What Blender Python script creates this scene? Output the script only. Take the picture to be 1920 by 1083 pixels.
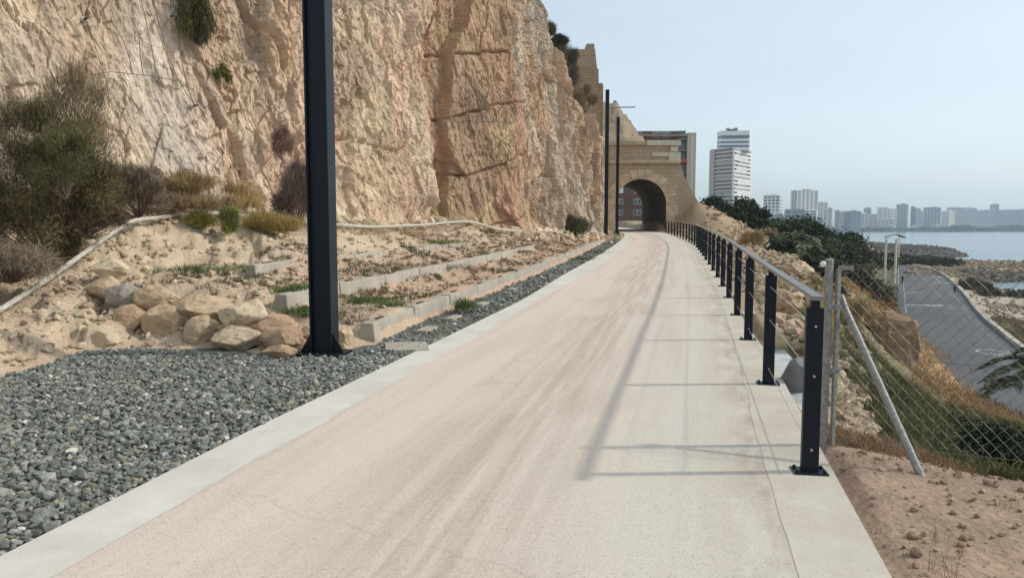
import bpy, math, random
import numpy as np
from math import radians, sin, cos, tan, pi, sqrt
random.seed(4)
for o in list(bpy.data.objects): bpy.data.objects.remove(o)
S = bpy.context.scene
COL = S.collection

# ---------------------------------------------------------------- camera
EYE = 1.56; PITCH = math.atan(117.5 / 1387.0); FPX = 1387.0
cd = bpy.data.cameras.new('camera'); cam = bpy.data.objects.new('camera', cd); COL.objects.link(cam)
cam.location = (0, 0, EYE); cam.rotation_euler = (pi / 2 - PITCH, 0, 0)
cd.sensor_fit = 'HORIZONTAL'; cd.sensor_width = 36.0; cd.lens = 36.0 * FPX / 1920.0
cd.clip_start = 0.05; cd.clip_end = 12000
S.camera = cam

# ---------------------------------------------------------------- sky, sun, exposure
SUN_EL = radians(38); SUN_AZ = radians(88)       # azimuth clockwise from +Y
W = bpy.data.worlds.new('World'); S.world = W; W.use_nodes = True
wt = W.node_tree; wt.nodes.clear()
sky = wt.nodes.new('ShaderNodeTexSky'); sky.sky_type = 'NISHITA'; sky.sun_disc = False
sky.sun_elevation = SUN_EL; sky.sun_rotation = SUN_AZ
sky.air_density = 1.0; sky.dust_density = 2.2; sky.ozone_density = 1.6; sky.altitude = 0
hsv = wt.nodes.new('ShaderNodeHueSaturation'); hsv.inputs['Saturation'].default_value = 0.62
bg = wt.nodes.new('ShaderNodeBackground'); bg.inputs['Strength'].default_value = 0.12
wo = wt.nodes.new('ShaderNodeOutputWorld')
# a thin high veil of cirrus: large soft noise in the sky's own directions
tc = wt.nodes.new('ShaderNodeTexCoord'); mp = wt.nodes.new('ShaderNodeMapping'); mp.inputs['Scale'].default_value = (1.2, 1.2, 5.0)
cn = wt.nodes.new('ShaderNodeTexNoise'); cn.inputs['Scale'].default_value = 1.6; cn.inputs['Detail'].default_value = 4
cr = wt.nodes.new('ShaderNodeMapRange'); cr.inputs['From Min'].default_value = 0.35; cr.inputs['From Max'].default_value = 0.75
cr.inputs['To Min'].default_value = 0.34; cr.inputs['To Max'].default_value = 0.50
mx = wt.nodes.new('ShaderNodeMix'); mx.data_type = 'RGBA'; mx.inputs['B'].default_value = (6.6, 8.0, 8.75, 1)
wt.links.new(tc.outputs['Generated'], mp.inputs[0]); wt.links.new(mp.outputs[0], cn.inputs['Vector'])
wt.links.new(cn.outputs['Fac'], cr.inputs['Value']); wt.links.new(cr.outputs[0], mx.inputs['Factor'])
wt.links.new(sky.outputs[0], hsv.inputs['Color']); wt.links.new(hsv.outputs[0], mx.inputs['A'])
wt.links.new(mx.outputs['Result'], bg.inputs['Color']); wt.links.new(bg.outputs[0], wo.inputs[0])
sl = bpy.data.lights.new('sun', 'SUN'); sl.energy = 2.0; sl.angle = radians(1.8); sl.color = (1.0, 0.94, 0.84)
so = bpy.data.objects.new('sun', sl); COL.objects.link(so)
so.rotation_euler = (pi / 2 - SUN_EL, 0, pi - SUN_AZ); so.location = (60, 0, 60)
S.view_settings.view_transform = 'Standard'; S.view_settings.look = 'None'
S.view_settings.exposure = 0.28; S.view_settings.gamma = 1.0
S.cycles.use_denoising = True; S.cycles.max_bounces = 6; S.cycles.volume_bounces = 1
S.cycles.transparent_max_bounces = 8

# ---------------------------------------------------------------- pixel <-> world helpers
SLOPE = 0.015
def ray(px, py):
    a = px - 960.0; b = 541.5 - py
    return (a, FPX * cos(PITCH) + b * sin(PITCH), -FPX * sin(PITCH) + b * cos(PITCH))
def at(px, py, d):                      # world point seen at pixel, at forward distance d
    r = ray(px, py); k = d / r[1]
    return (r[0] * k, d, EYE + r[2] * k)
def gp(px, py, h=0.0):                  # pixel on the path plane raised by h
    r = ray(px, py); k = (EYE - h) / (SLOPE * r[1] - r[2])
    return (r[0] * k, r[1] * k, EYE + r[2] * k)
def zp(px, py, z):                      # pixel on the level plane z
    r = ray(px, py); k = (z - EYE) / r[2]
    return (r[0] * k, r[1] * k, z)

# ---------------------------------------------------------------- numpy noise
def _h(ix, iy, iz, seed):
    n = (ix.astype(np.int64) * 374761393 + iy.astype(np.int64) * 668265263 + iz.astype(np.int64) * 2147483647 + seed * 1274126177) & 0xffffffff
    n = ((n ^ (n >> 13)) * 1274126177) & 0xffffffff
    n = ((n ^ (n >> 16)) * 2246822519) & 0xffffffff
    return ((n ^ (n >> 15)) & 0xffffff) / float(0xffffff)
def vnoise(P, seed=0):
    i = np.floor(P).astype(np.int64); f = P - i; f = f * f * (3 - 2 * f); r = 0
    for dx in (0, 1):
        wx = f[:, 0] if dx else 1 - f[:, 0]
        for dy in (0, 1):
            wy = f[:, 1] if dy else 1 - f[:, 1]
            for dz in (0, 1):
                wz = f[:, 2] if dz else 1 - f[:, 2]
                r = r + wx * wy * wz * _h(i[:, 0] + dx, i[:, 1] + dy, i[:, 2] + dz, seed)
    return r
def fbm(P, octv=4, seed=0, gain=0.5):
    a = 1.0; s = 0; t = 0; Q = P.copy()
    for k in range(octv):
        s = s + a * (vnoise(Q, seed + k * 17) - 0.5); t += a; a *= gain; Q = Q * 2.03 + 11.3
    return s / t
def voro(P, seed=0):
    i = np.floor(P).astype(np.int64)
    f1 = np.full(len(P), 1e9); f2 = np.full(len(P), 1e9); C = np.zeros_like(P); ID = np.zeros(len(P))
    for dx in (-1, 0, 1):
        for dy in (-1, 0, 1):
            for dz in (-1, 0, 1):
                a = i[:, 0] + dx; b = i[:, 1] + dy; c = i[:, 2] + dz
                q = np.stack([a + _h(a, b, c, seed), b + _h(a, b, c, seed + 1), c + _h(a, b, c, seed + 2)], 1)
                d = np.sqrt(((P - q) ** 2).sum(1)); near = d < f1
                f2 = np.where(near, f1, np.minimum(f2, d)); f1 = np.where(near, d, f1)
                C = np.where(near[:, None], q, C); ID = np.where(near, _h(a, b, c, seed + 3), ID)
    return f1, f2, C, ID
def facets(P, seed, tilt=0.6):          # planar facets with their crack distance
    f1, f2, C, ID = voro(P, seed)
    k = np.floor(C * 997).astype(np.int64)
    g = [_h(k[:, 0], k[:, 1], k[:, 2], seed + 40 + j) - 0.5 for j in range(3)]
    D = P - C
    return (ID - 0.5) + tilt * 2 * (D[:, 0] * g[0] + D[:, 1] * g[1] + D[:, 2] * g[2]), f2 - f1, ID
def sstep(a, b, x):
    t = np.clip((x - a) / (b - a), 0, 1); return t * t * (3 - 2 * t)
def lerp(a, b, t): return a + (b - a) * t

# ---------------------------------------------------------------- objects
def link(o, parent=None):
    COL.objects.link(o)
    if parent is not None: o.parent = parent
    return o
def tag(o, label=None, cat=None, group=None, kind=None):
    if label: o['label'] = label
    if cat: o['category'] = cat
    if group: o['group'] = group
    if kind: o['kind'] = kind
    return o
def empty(name, loc, rz=0.0):
    o = bpy.data.objects.new(name, None); o.location = loc; o.rotation_euler = (0, 0, rz); o.empty_display_size = 0.2
    return link(o)
def npmesh(name, V, F, mat=None, parent=None, col=None, smooth=False, uv=None):
    V = np.asarray(V, dtype=np.float32).reshape(-1, 3); F = np.asarray(F, dtype=np.int32)
    n, k = F.shape
    me = bpy.data.meshes.new(name)
    me.vertices.add(len(V)); me.vertices.foreach_set('co', V.ravel())
    me.loops.add(n * k); me.loops.foreach_set('vertex_index', F.ravel())
    me.polygons.add(n); me.polygons.foreach_set('loop_start', np.arange(0, n * k, k, dtype=np.int32))
    me.polygons.foreach_set('loop_total', np.full(n, k, dtype=np.int32))
    me.polygons.foreach_set('use_smooth', np.full(n, bool(smooth)))
    me.update(calc_edges=True)
    if col is not None:
        a = me.color_attributes.new('col', 'FLOAT_COLOR', 'POINT')
        c = np.ones((len(V), 4), dtype=np.float32); c[:, :3] = col; a.data.foreach_set('color', c.ravel())
    if uv is not None:
        u = me.uv_layers.new(name='uv'); u.data.foreach_set('uv', np.asarray(uv, dtype=np.float32)[F.ravel()].ravel())
    if mat: me.materials.append(mat)
    return link(bpy.data.objects.new(name, me), parent)
class MB:                                # collects simple solids into ONE mesh
    def __init__(s): s.v = []; s.f = []
    def add(s, vs, fs):
        b = len(s.v); s.v += [tuple(p) for p in vs]; s.f += [tuple(b + i for i in f) for f in fs]; return s
    def box(s, c, d, rz=0.0, tx=1.0, ty=1.0):     # centre, size; tx, ty = top taper
        x, y, z = [t / 2 for t in d]; cc, ss = cos(rz), sin(rz); vs = []
        for (a, b, e) in ((-1,-1,-1),(1,-1,-1),(1,1,-1),(-1,1,-1),(-1,-1,1),(1,-1,1),(1,1,1),(-1,1,1)):
            k = (tx if e > 0 else 1, ty if e > 0 else 1)
            px, py = a * x * k[0], b * y * k[1]
            vs.append((c[0] + px * cc - py * ss, c[1] + px * ss + py * cc, c[2] + e * z))
        return s.add(vs, [(0,3,2,1),(4,5,6,7),(0,1,5,4),(1,2,6,5),(2,3,7,6),(3,0,4,7)])
    def tube(s, pts, r, n=8, cap=True):
        pts = [np.array(p, dtype=float) for p in pts]; m = len(pts)
        rr = r if isinstance(r, (list, tuple)) else [r] * m; rings = []; vs = []; up = None
        for i, p in enumerate(pts):
            t = pts[min(i + 1, m - 1)] - pts[max(i - 1, 0)]; t = t / (np.linalg.norm(t) + 1e-9)
            if up is None:
                up = np.array((0, 0, 1.0)) if abs(t[2]) < 0.9 else np.array((0, 1.0, 0))
            a = np.cross(t, up); a /= np.linalg.norm(a) + 1e-9; b = np.cross(a, t); up = b
            vs += [p + rr[i] * (cos(2 * pi * k / n) * a + sin(2 * pi * k / n) * b) for k in range(n)]
        fs = [(i * n + k, i * n + (k + 1) % n, (i + 1) * n + (k + 1) % n, (i + 1) * n + k) for i in range(m - 1) for k in range(n)]
        if cap: fs += [tuple(range(n - 1, -1, -1)), tuple((m - 1) * n + k for k in range(n))]
        return s.add(vs, fs)
    def prism(s, poly, y0, y1, axis=1):  # polygon in (x,z) extruded in y (axis 1) or in (x,y) extruded in z (axis 2)
        n = len(poly)
        def P(p, h): return (p[0], h, p[1]) if axis == 1 else (p[0], p[1], h)
        return s.add([P(p, y0) for p in poly] + [P(p, y1) for p in poly],
                     [tuple(range(n)), tuple(range(2 * n - 1, n - 1, -1))] + [((i + 1) % n, i, n + i, n + (i + 1) % n) for i in range(n)])
    def ball(s, c, r, nu=12, nv=8, sq=(1, 1, 1)):
        vs = [(c[0] + r * sq[0] * sin(pi * j / nv) * cos(2 * pi * i / nu), c[1] + r * sq[1] * sin(pi * j / nv) * sin(2 * pi * i / nu), c[2] + r * sq[2] * cos(pi * j / nv)) for j in range(nv + 1) for i in range(nu)]
        return s.add(vs, [(j * nu + i, j * nu + (i + 1) % nu, (j + 1) * nu + (i + 1) % nu, (j + 1) * nu + i) for j in range(nv) for i in range(nu)])
    def build(s, name, mat, parent=None, bevel=0.0, smooth=False):
        me = bpy.data.meshes.new(name); me.from_pydata(s.v, [], s.f); me.update()
        if mat: me.materials.append(mat)
        if smooth: me.polygons.foreach_set('use_smooth', [True] * len(me.polygons))
        o = link(bpy.data.objects.new(name, me), parent)
        if bevel:
            b = o.modifiers.new('bevel', 'BEVEL'); b.width = bevel; b.segments = 2; b.limit_method = 'ANGLE'
        return o
def copy_tree(o, parent=None):
    c = o.copy(); link(c, parent)
    if parent is not None: c.matrix_parent_inverse = o.matrix_parent_inverse.copy()
    for ch in list(o.children): copy_tree(ch, c)
    return c

# ---------------------------------------------------------------- materials
class N:
    def __init__(s, name, rough=0.85, spec=0.3, metal=0.0):
        s.m = bpy.data.materials.new(name); s.m.use_nodes = True; s.t = s.m.node_tree
        s.b = s.t.nodes['Principled BSDF']; s.b.inputs['Roughness'].default_value = rough
        s.b.inputs['Specular IOR Level'].default_value = spec; s.b.inputs['Metallic'].default_value = metal
        s._geo = None
    def n(s, t, **kw):
        o = s.t.nodes.new(t)
        for k, v in kw.items(): setattr(o, k, v)
        return o
    def set(s, inp, v):
        if isinstance(v, bpy.types.NodeSocket): s.t.links.new(v, inp)
        elif isinstance(v, (tuple, list)) and len(v) == 3 and inp.type == 'RGBA': inp.default_value = (*v, 1)
        else: inp.default_value = v
    def pos(s, scale=(1, 1, 1), obj=False):
        g = s.n('ShaderNodeTexCoord').outputs['Object'] if obj else s.n('ShaderNodeNewGeometry').outputs['Position']
        mp = s.n('ShaderNodeMapping'); s.set(mp.inputs[0], g); mp.inputs['Scale'].default_value = scale
        return mp.outputs[0]
    def noise(s, scale, detail=4, vec=None, rough=0.55, dist=0.0):
        t = s.n('ShaderNodeTexNoise'); s.set(t.inputs['Vector'], vec if vec is not None else s.pos())
        t.inputs['Scale'].default_value = scale; t.inputs['Detail'].default_value = detail; t.inputs['Roughness'].default_value = rough
        t.inputs['Distortion'].default_value = dist; return t.outputs['Fac']
    def vor(s, scale, vec=None, feat='F1', out='Distance'):
        t = s.n('ShaderNodeTexVoronoi', feature=feat); s.set(t.inputs['Vector'], vec if vec is not None else s.pos())
        t.inputs['Scale'].default_value = scale; return t.outputs[out]
    def ramp(s, f, stops):
        r = s.n('ShaderNodeValToRGB'); s.set(r.inputs[0], f); e = r.color_ramp.elements
        while len(e) < len(stops): e.new(0.5)
        for i, (p, c) in enumerate(stops):
            e[i].position = p; e[i].color = (*c, 1) if len(c) == 3 else c
        return r.outputs[0]
    def rng(s, f, a, b, c=0.0, d=1.0):
        r = s.n('ShaderNodeMapRange'); s.set(r.inputs['Value'], f); r.inputs['From Min'].default_value = a; r.inputs['From Max'].default_value = b
        r.inputs['To Min'].default_value = c; r.inputs['To Max'].default_value = d; return r.outputs[0]
    def mix(s, f, a, b, mode='MIX'):
        m = s.n('ShaderNodeMix', data_type='RGBA', blend_type=mode); s.set(m.inputs['Factor'], f); s.set(m.inputs['A'], a); s.set(m.inputs['B'], b)
        return m.outputs['Result']
    def math(s, op, a, b=0.0):
        m = s.n('ShaderNodeMath', operation=op); s.set(m.inputs[0], a); s.set(m.inputs[1], b); return m.outputs[0]
    def attr(s, name='col'):
        return s.n('ShaderNodeAttribute', attribute_name=name).outputs['Color']
    def bump(s, h, strength=0.5, dist=0.02, normal=None):
        b = s.n('ShaderNodeBump'); s.set(b.inputs['Height'], h); b.inputs['Strength'].default_value = strength; b.inputs['Distance'].default_value = dist
        if normal is not None: s.set(b.inputs['Normal'], normal)
        s.set(s.b.inputs['Normal'], b.outputs[0]); return b.outputs[0]
    def color(s, c): s.set(s.b.inputs['Base Color'], c); return s
def plain(name, c, rough=0.6, metal=0.0, spec=0.4, var=0.12, scale=8.0, bump=0.0):
    n = N(name, rough, spec, metal); f = n.noise(scale, 5)
    n.color(n.mix(n.rng(f, 0.3, 0.7), tuple(x * (1 - var) for x in c), tuple(min(1, x * (1 + var)) for x in c)))
    if bump: n.bump(n.noise(scale * 8, 3), 0.5, bump)
    return n.m
def speckled(name, var=0.25, scale=20.0, bump=0.01, rough=0.9):        # vertex colour with fine grain
    n = N(name, rough, 0.2); f = n.noise(scale, 6, rough=0.65)
    k = n.rng(f, 0.3, 0.7, 1 - var, 1 + var); c = n.n('ShaderNodeCombineColor')
    for i in range(3): n.set(c.inputs[i], k)
    n.color(n.mix(1.0, n.attr(), c.outputs[0], 'MULTIPLY'))
    if bump: n.bump(f, 0.8, bump)
    return n.m
M = {}
M['steel_dark'] = plain('dark_painted_steel', (0.007, 0.010, 0.018), 0.42, 0.0, 0.24, 0.2, 3)
M['galv'] = plain('galvanised_steel', (0.27, 0.27, 0.255), 0.55, 0.35, 0.4, 0.3, 40)
M['wire'] = plain('galvanised_wire', (0.17, 0.165, 0.15), 0.5, 0.4, 0.5, 0.3, 12)
M['handrail'] = plain('handrail_bar', (0.21, 0.205, 0.20), 0.5, 0.3, 0.5, 0.1, 12)
M['cable'] = plain('steel_cable', (0.55, 0.55, 0.54), 0.35, 0.6, 0.5, 0.1, 30)
M['dark_cable'] = plain('weathered_cable', (0.10, 0.09, 0.08), 0.7, 0.3)
M['leaf'] = speckled('leaves', 0.3, 3.0, 0, 0.7)
M['straw'] = speckled('dry_stems', 0.2, 9.0, 0, 0.85)
M['stone'] = speckled('loose_stone', 0.30, 11.0, 0.03, 0.94)
M['bark'] = plain('bark', (0.12, 0.085, 0.06), 0.9, var=0.35, scale=12, bump=0.02)
# ================================================================ LARGE STRUCTURE
def pl(points, h=0.0): return np.array([gp(x, y, h)[:2] for x, y in points])
def edge(points, ys, back):              # X(Y) along a measured edge, extended backwards with slope 'back'
    P = pl(points); P = P[np.argsort(P[:, 1])]
    P = np.vstack([[P[0, 0] + back * (-6 - P[0, 1]), -6], P, [P[-1, 0] + 0.02 * 50, P[-1, 1] + 50]])
    x = np.interp(ys, P[:, 1], P[:, 0])
    return x
YS = np.concatenate([np.arange(-4, 30, 0.25), np.arange(30, 112, 0.5)])
def smooth(x, k=7):
    xx = np.pad(x, k, mode='reflect', reflect_type='odd'); w = np.hanning(2 * k + 1); w /= w.sum()
    return np.convolve(xx, w, 'same')[k:-k]
L0 = smooth(edge([(0,1042),(195,947),(390,847),(508,785),(640,728),(695,699),(801,649),(892,605),(982,561),(1058,514),(1115,483),(1149,461.6),(1167,448),(1171,442),(1170,438)], YS, 0.21))
L1 = smooth(edge([(98,1083),(234,1004),(312,955),(457,877),(566,812),(640,777),(768,699),(892,634),(982,579),(1028,554),(1133,493),(1166,470),(1179,455.5),(1181,448),(1179,439)], YS, 0.2))
R1 = smooth(edge([(1498,1083),(1481,1004),(1442,897),(1428,841),(1411,795),(1395,708),(1376,642),(1356,591),(1337,537.4),(1320,500),(1295,456),(1272,444),(1248,437)], YS, 0.24))
R0 = smooth(edge([(1671,1083),(1638,1018),(1579,917),(1545,853),(1500,769),(1471,723),(1455,682),(1392,600),(1352,532),(1326,488),(1304,459),(1278,445),(1254,436.5)], YS, 0.24))
R0 = np.maximum(R0, R1 + 0.28); L1 = np.maximum(L1, L0 + 0.3)
RB = smooth(edge([(700,643),(794,597.5),(862,573),(913,552),(952,537),(1022,507),(1073,484),(1106,467.6),(1140,449.5)], YS, 0.22))
XL0 = lambda y: np.interp(y, YS, L0); XL1 = lambda y: np.interp(y, YS, L1)
XR1 = lambda y: np.interp(y, YS, R1); XR0 = lambda y: np.interp(y, YS, R0); XRB = lambda y: np.interp(y, YS, RB)
PORT_Y = 69.0

def polysd(P, poly):                     # signed distance, positive inside
    poly = np.asarray(poly, float); n = len(poly); d = np.full(len(P), 1e18); ins = np.zeros(len(P), bool)
    for i in range(n):
        a = poly[i]; b = poly[(i + 1) % n]; e = b - a; w = P - a
        t = np.clip((w @ e) / (e @ e + 1e-12), 0, 1); q = w - t[:, None] * e
        d = np.minimum(d, (q ** 2).sum(1))
        c = ((a[1] > P[:, 1]) != (b[1] > P[:, 1])) & (P[:, 0] < (b[0] - a[0]) * (P[:, 1] - a[1]) / (b[1] - a[1] + 1e-12) + a[0])
        ins ^= c
    d = np.sqrt(d); return np.where(ins, d, -d)

# the near left gravel bed, then the narrow strip beside the block wall
GB = pl([(702,646),(650,664),(585,662),(520,668),(420,662),(330,656),(250,650),(150,658),(60,690),(-60,716),(-200,760)])
GPOLY = [(XL0(-4) , -4)] + [(XL0(y), y) for y in np.arange(-3, 66, 1.0)] + [(min(XRB(y), XL0(y) - 0.3), y) for y in np.arange(65, 9.5, -1.0)] + [tuple(p) for p in GB] + [(-9, 3), (-9, -4)]
COR = [(XL0(y) - 0.01, y) for y in np.arange(-4, 110, 1.0)] + [(XR0(y) + 0.02, y) for y in np.arange(109, -5, -1.0)]

# cliff foot in plan, with the height of the ground against it
CL = np.array([(-24,-14),(-17,-4),(-12.6,5),(-9.2,11.2),(-7.6,14.6),(-6.1,17.0),(-4.6,20.0),(-3.2,24.2),(-3.05,27.6),(0.2,31.0),(1.3,36.6),(2.7,41.2),(4.4,46.2),(5.9,51.0),(6.9,57),(7.9,63),(8.6,69.6)])
CFZ = [(-14,0.9),(5,1.3),(12,1.62),(15.5,1.8),(18,1.68),(21,1.6),(24,1.72),(29,1.42),(36,1.36),(42,1.2),(50,0.95),(57,0.9),(70,1.0)]
cfz = lambda y: np.interp(y, [c[0] for c in CFZ], [c[1] for c in CFZ])
def XCL(y): return np.interp(y, CL[:, 1], CL[:, 0])
O3 = lambda y: np.interp(y, [12, 25, 42], [3.3, 2.45, 1.9])

ctrl = []
for px_ in range(235, 600, 45):
    q = gp(px_, 648); ctrl.append((q[0], q[1] + .12, q[2] + .03)); ctrl.append((q[0] - .08, q[1] + .42, q[2] + .12))
for y in np.arange(-3, 9, 2.0):
    for x in (-9, -6.5, -4): ctrl.append((x, y, SLOPE * y + (0.0 if x > -5 else 0.5 + (-x - 5) * 0.25 if y > 2 else 0.2)))
for p in [(300,540,10.6),(450,553,10.0),(560,575,9.75),(640,612,9.35),(180,610,8.7),(120,560,9.6),(100,512,10.6),(40,650,8.1),(0,590,8.9),(0,640,8.1),(-100,600,8.6),(60,545,9.6),(-100,640,7.6),(200,440,12.2),(150,470,11.5),(250,415,13.1),(270,470,12.4),(330,500,12.2),(340,403,14.4),(400,450,13.6),(430,402,15.2),(520,430,15.5),(560,470,13.8),(400,520,11.4),(300,440,13.3),(210,500,11.4),(640,428,16.8),(740,429,19.8),(880,418,24),(945,436,28.6),(1040,436,36),(1068,446,38.5),(0,500,10.5),(0,440,11.5),(80,440,12),(-150,500,9.5),(230,560,9.9),(350,556,10.0),(300,556,10.1)]:
    ctrl.append(at(*p))
for y in list(np.arange(10.2, 44, 3.0)):
    b = XRB(y); s = SLOPE * y; k = 1 - sstep(34, 46, y) * 0.6
    for o, h in ((0.12, .24), (1.1, .27), (1.5, .47), (O3(y) - .3, .52), (O3(y) + .15, .72)):
        if o < 2 or y > 11.5: ctrl.append((b - o, y, s + h * k))
for y in (46, 50, 55, 60, 66): ctrl.append((XL0(y) - 0.9, y, SLOPE * y + 0.05))
for y in (5, 12, 15.5, 18, 21, 24, 29, 36, 42, 50, 57, 66): ctrl.append((XCL(y) + 0.1, y, cfz(y))); ctrl.append((XCL(y) - 3, y, cfz(y) + 1.0))
for y in list(range(-3, 70, 3)):
    ctrl.append((XR0(y) + 0.12, y, SLOPE * y - 0.10 if y > 5 else SLOPE * y - 0.02))
    if y > 5.8: ctrl.append((XR0(y) + 0.55, y, SLOPE * y - 0.22))
    ctrl.append((XL0(y), y, SLOPE * y))
# foreground dirt shelf and its edge, then the slope
for p in [(2.6,4.5,.05),(3.3,4.25,.04),(2.5,3.4,.05),(3.4,3.2,.06),(4.6,3.0,.03),(4.3,4.0,.03),(2.2,2.2,.0),(6,2.6,0),(2.9,5.05,-.12),(3.9,4.9,-.3),(5.2,4.5,-.4),(6.5,3.6,-.4),(8,3,-.8),(12,0,-1.5),(10,-3,-1.2),(3.2,6.2,-.62),(5,6.2,-.95),(7.5,6,-1.5)]: ctrl.append(p)
for p in [(1400,462,30),(1440,480,24),(1480,500,19),(1512,520,16),(1400,500,21),(1440,540,14.6),(1480,600,10.8),(1530,640,9.2),(1570,600,13.5),(1600,600,17),(1620,612,18.5),(1600,680,12.6),(1560,700,9.5),(1600,760,9),(1650,780,9.3),(1700,830,8),(1640,740,12.6),(1700,760,15.5),(1800,800,13.6),(1850,745,26),(1800,740,24),(1900,820,13),(1740,715,26),(1670,722,19.5),(1720,700,24),(1950,800,24),(2100,850,14),
          (1560,560,24),(1600,545,34),(1600,575,45),(1640,585,60),(1660,600,62),(1560,500,60),(1640,520,85),(1672,515,120),(1600,490,110),(1640,489,165),(1545,520,30),(1520,490,40),(1500,465,55),(1470,460,50),(1440,452,55),(1400,436,62),(1350,402,65),(1310,377,68),(1302,422,66.5),(1345,434,61),(1380,447,50),(1350,447,47),(1320,452,50),(1450,440,90),(1500,440,110),(1560,455,150),(1590,465,200)]:
    ctrl.append(at(*p))
RL = [(1668,487.5),(1676,492),(1680,505),(1682,520),(1683,540),(1683,570),(1684,600),(1702,650),(1738,690),(1780,716),(1830,748),(1889,780),(2000,850),(2200,980)]
RR = [(1690,489.5),(1705,495.5),(1735,502),(1764,514),(1782,526),(1805,551),(1825,579),(1847,604),(1870,621),(1891,640),(1914,657),(1990,710),(2120,790),(2400,930)]
ROADZ = -8.2
def resample(P, n):
    P = np.asarray(P, float); s = np.r_[0, np.cumsum(np.linalg.norm(np.diff(P, axis=0), axis=1))]
    t = np.linspace(0, s[-1], n); Q = np.stack([np.interp(t, s, P[:, k]) for k in range(P.shape[1])], 1)
    for k in range(P.shape[1]): Q[:, k] = smooth(Q[:, k], 4)
    return Q
rl = resample([zp(x, y, ROADZ)[:2] for x, y in RL], 90); rr = resample([zp(x, y, ROADZ)[:2] for x, y in RR], 90)
for q in list(rl[::5]) + list(rr[::5]): ctrl.append((q[0], q[1], ROADZ - 0.12))
for p in [(1880,580,-9.3),(1910,600,-9.2),(1850,570,-9.2),(1920,570,-9.6),(1860,540,-9.9),(1820,540,-9.2),(1780,510,-8.7),(1790,500,-8.4),(1880,500,-8.7),(1800,493,-8.4),(1905,491,-8.3),(1740,492,-8.3),(1700,488,-8.2),(1850,520,-9.6),(1900,522,-9.9),
          (1620,456,-6.9),(1660,462,-7.0),(1700,470,-7.2),(1760,470,-6.4),(1785,472,-6.2),(1740,474,-7),(1560,450,-6.5),(1500,440,-6),(2000,495,-8.4),(2100,560,-9.3),(2100,640,-9.3),(2000,620,-9.3)]:
    ctrl.append(zp(*p))
for p in [(0,130,2),(-40,90,12),(-100,300,10),(20,100,2.2),(12,90,1.8),(14,110,1.9),(30,160,0),(60,260,-3),(-60,900,5),(300,900,-8),(900,900,-9),(40,80,1.5),(28,74,-.8),(24,66,-.2),(20.5,64,.9),(34,70,-2.5),(22,80,1),(17,70,3.9),(18.6,69,3.0)]: ctrl.append(p)
C_ = np.array(ctrl); _, ui = np.unique(np.round(C_[:, :2], 2), axis=0, return_index=True); C_ = C_[ui]
def _k(A, B): return np.sqrt(((A[:, None, :2] - B[None, :, :2]) ** 2).sum(2) + 0.02)
_A = np.zeros((len(C_) + 3, len(C_) + 3)); n_ = len(C_); NCT = n_
_A[:n_, :n_] = _k(C_, C_) - np.eye(n_) * 0.02; _A[:n_, n_] = 1; _A[:n_, n_ + 1:] = C_[:, :2] / 100; _A[n_, :n_] = 1; _A[n_ + 1:, :n_] = C_[:, :2].T / 100
RW = np.linalg.solve(_A, np.r_[C_[:, 2], 0, 0, 0])
SEA = -10.5
MAIN = [(4000,-800),(700,20)] + [zp(x, y, SEA)[:2] for x, y in [(2300,640),(2080,590),(1935,558),(1862,540),(1852,529),(1925,527),(2200,535),(2300,512),(2050,501),(1920,502),(1860,503.5),(1800,501),(1762,499),(1725,496),(1695,491),(1665,487.5),(1700,488),(1745,486.5),(1790,482),(1812,481.5),(1818,480),(1806,476),(1770,470),(1700,466),(1652,462),(1606,452),(1575,441),(1500,436),(1380,434)]] + [(600,3300),(-3000,3300),(-3000,-800)]
FARP = [zp(x, y, SEA)[:2] for x, y in [(1360,436),(1470,433.5),(1540,433),(1600,432.6),(1700,432.4),(1800,432),(1920,431.4),(2100,430.9),(2600,430.5)]] + [(3600,3400),(-500,3400)]
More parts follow.
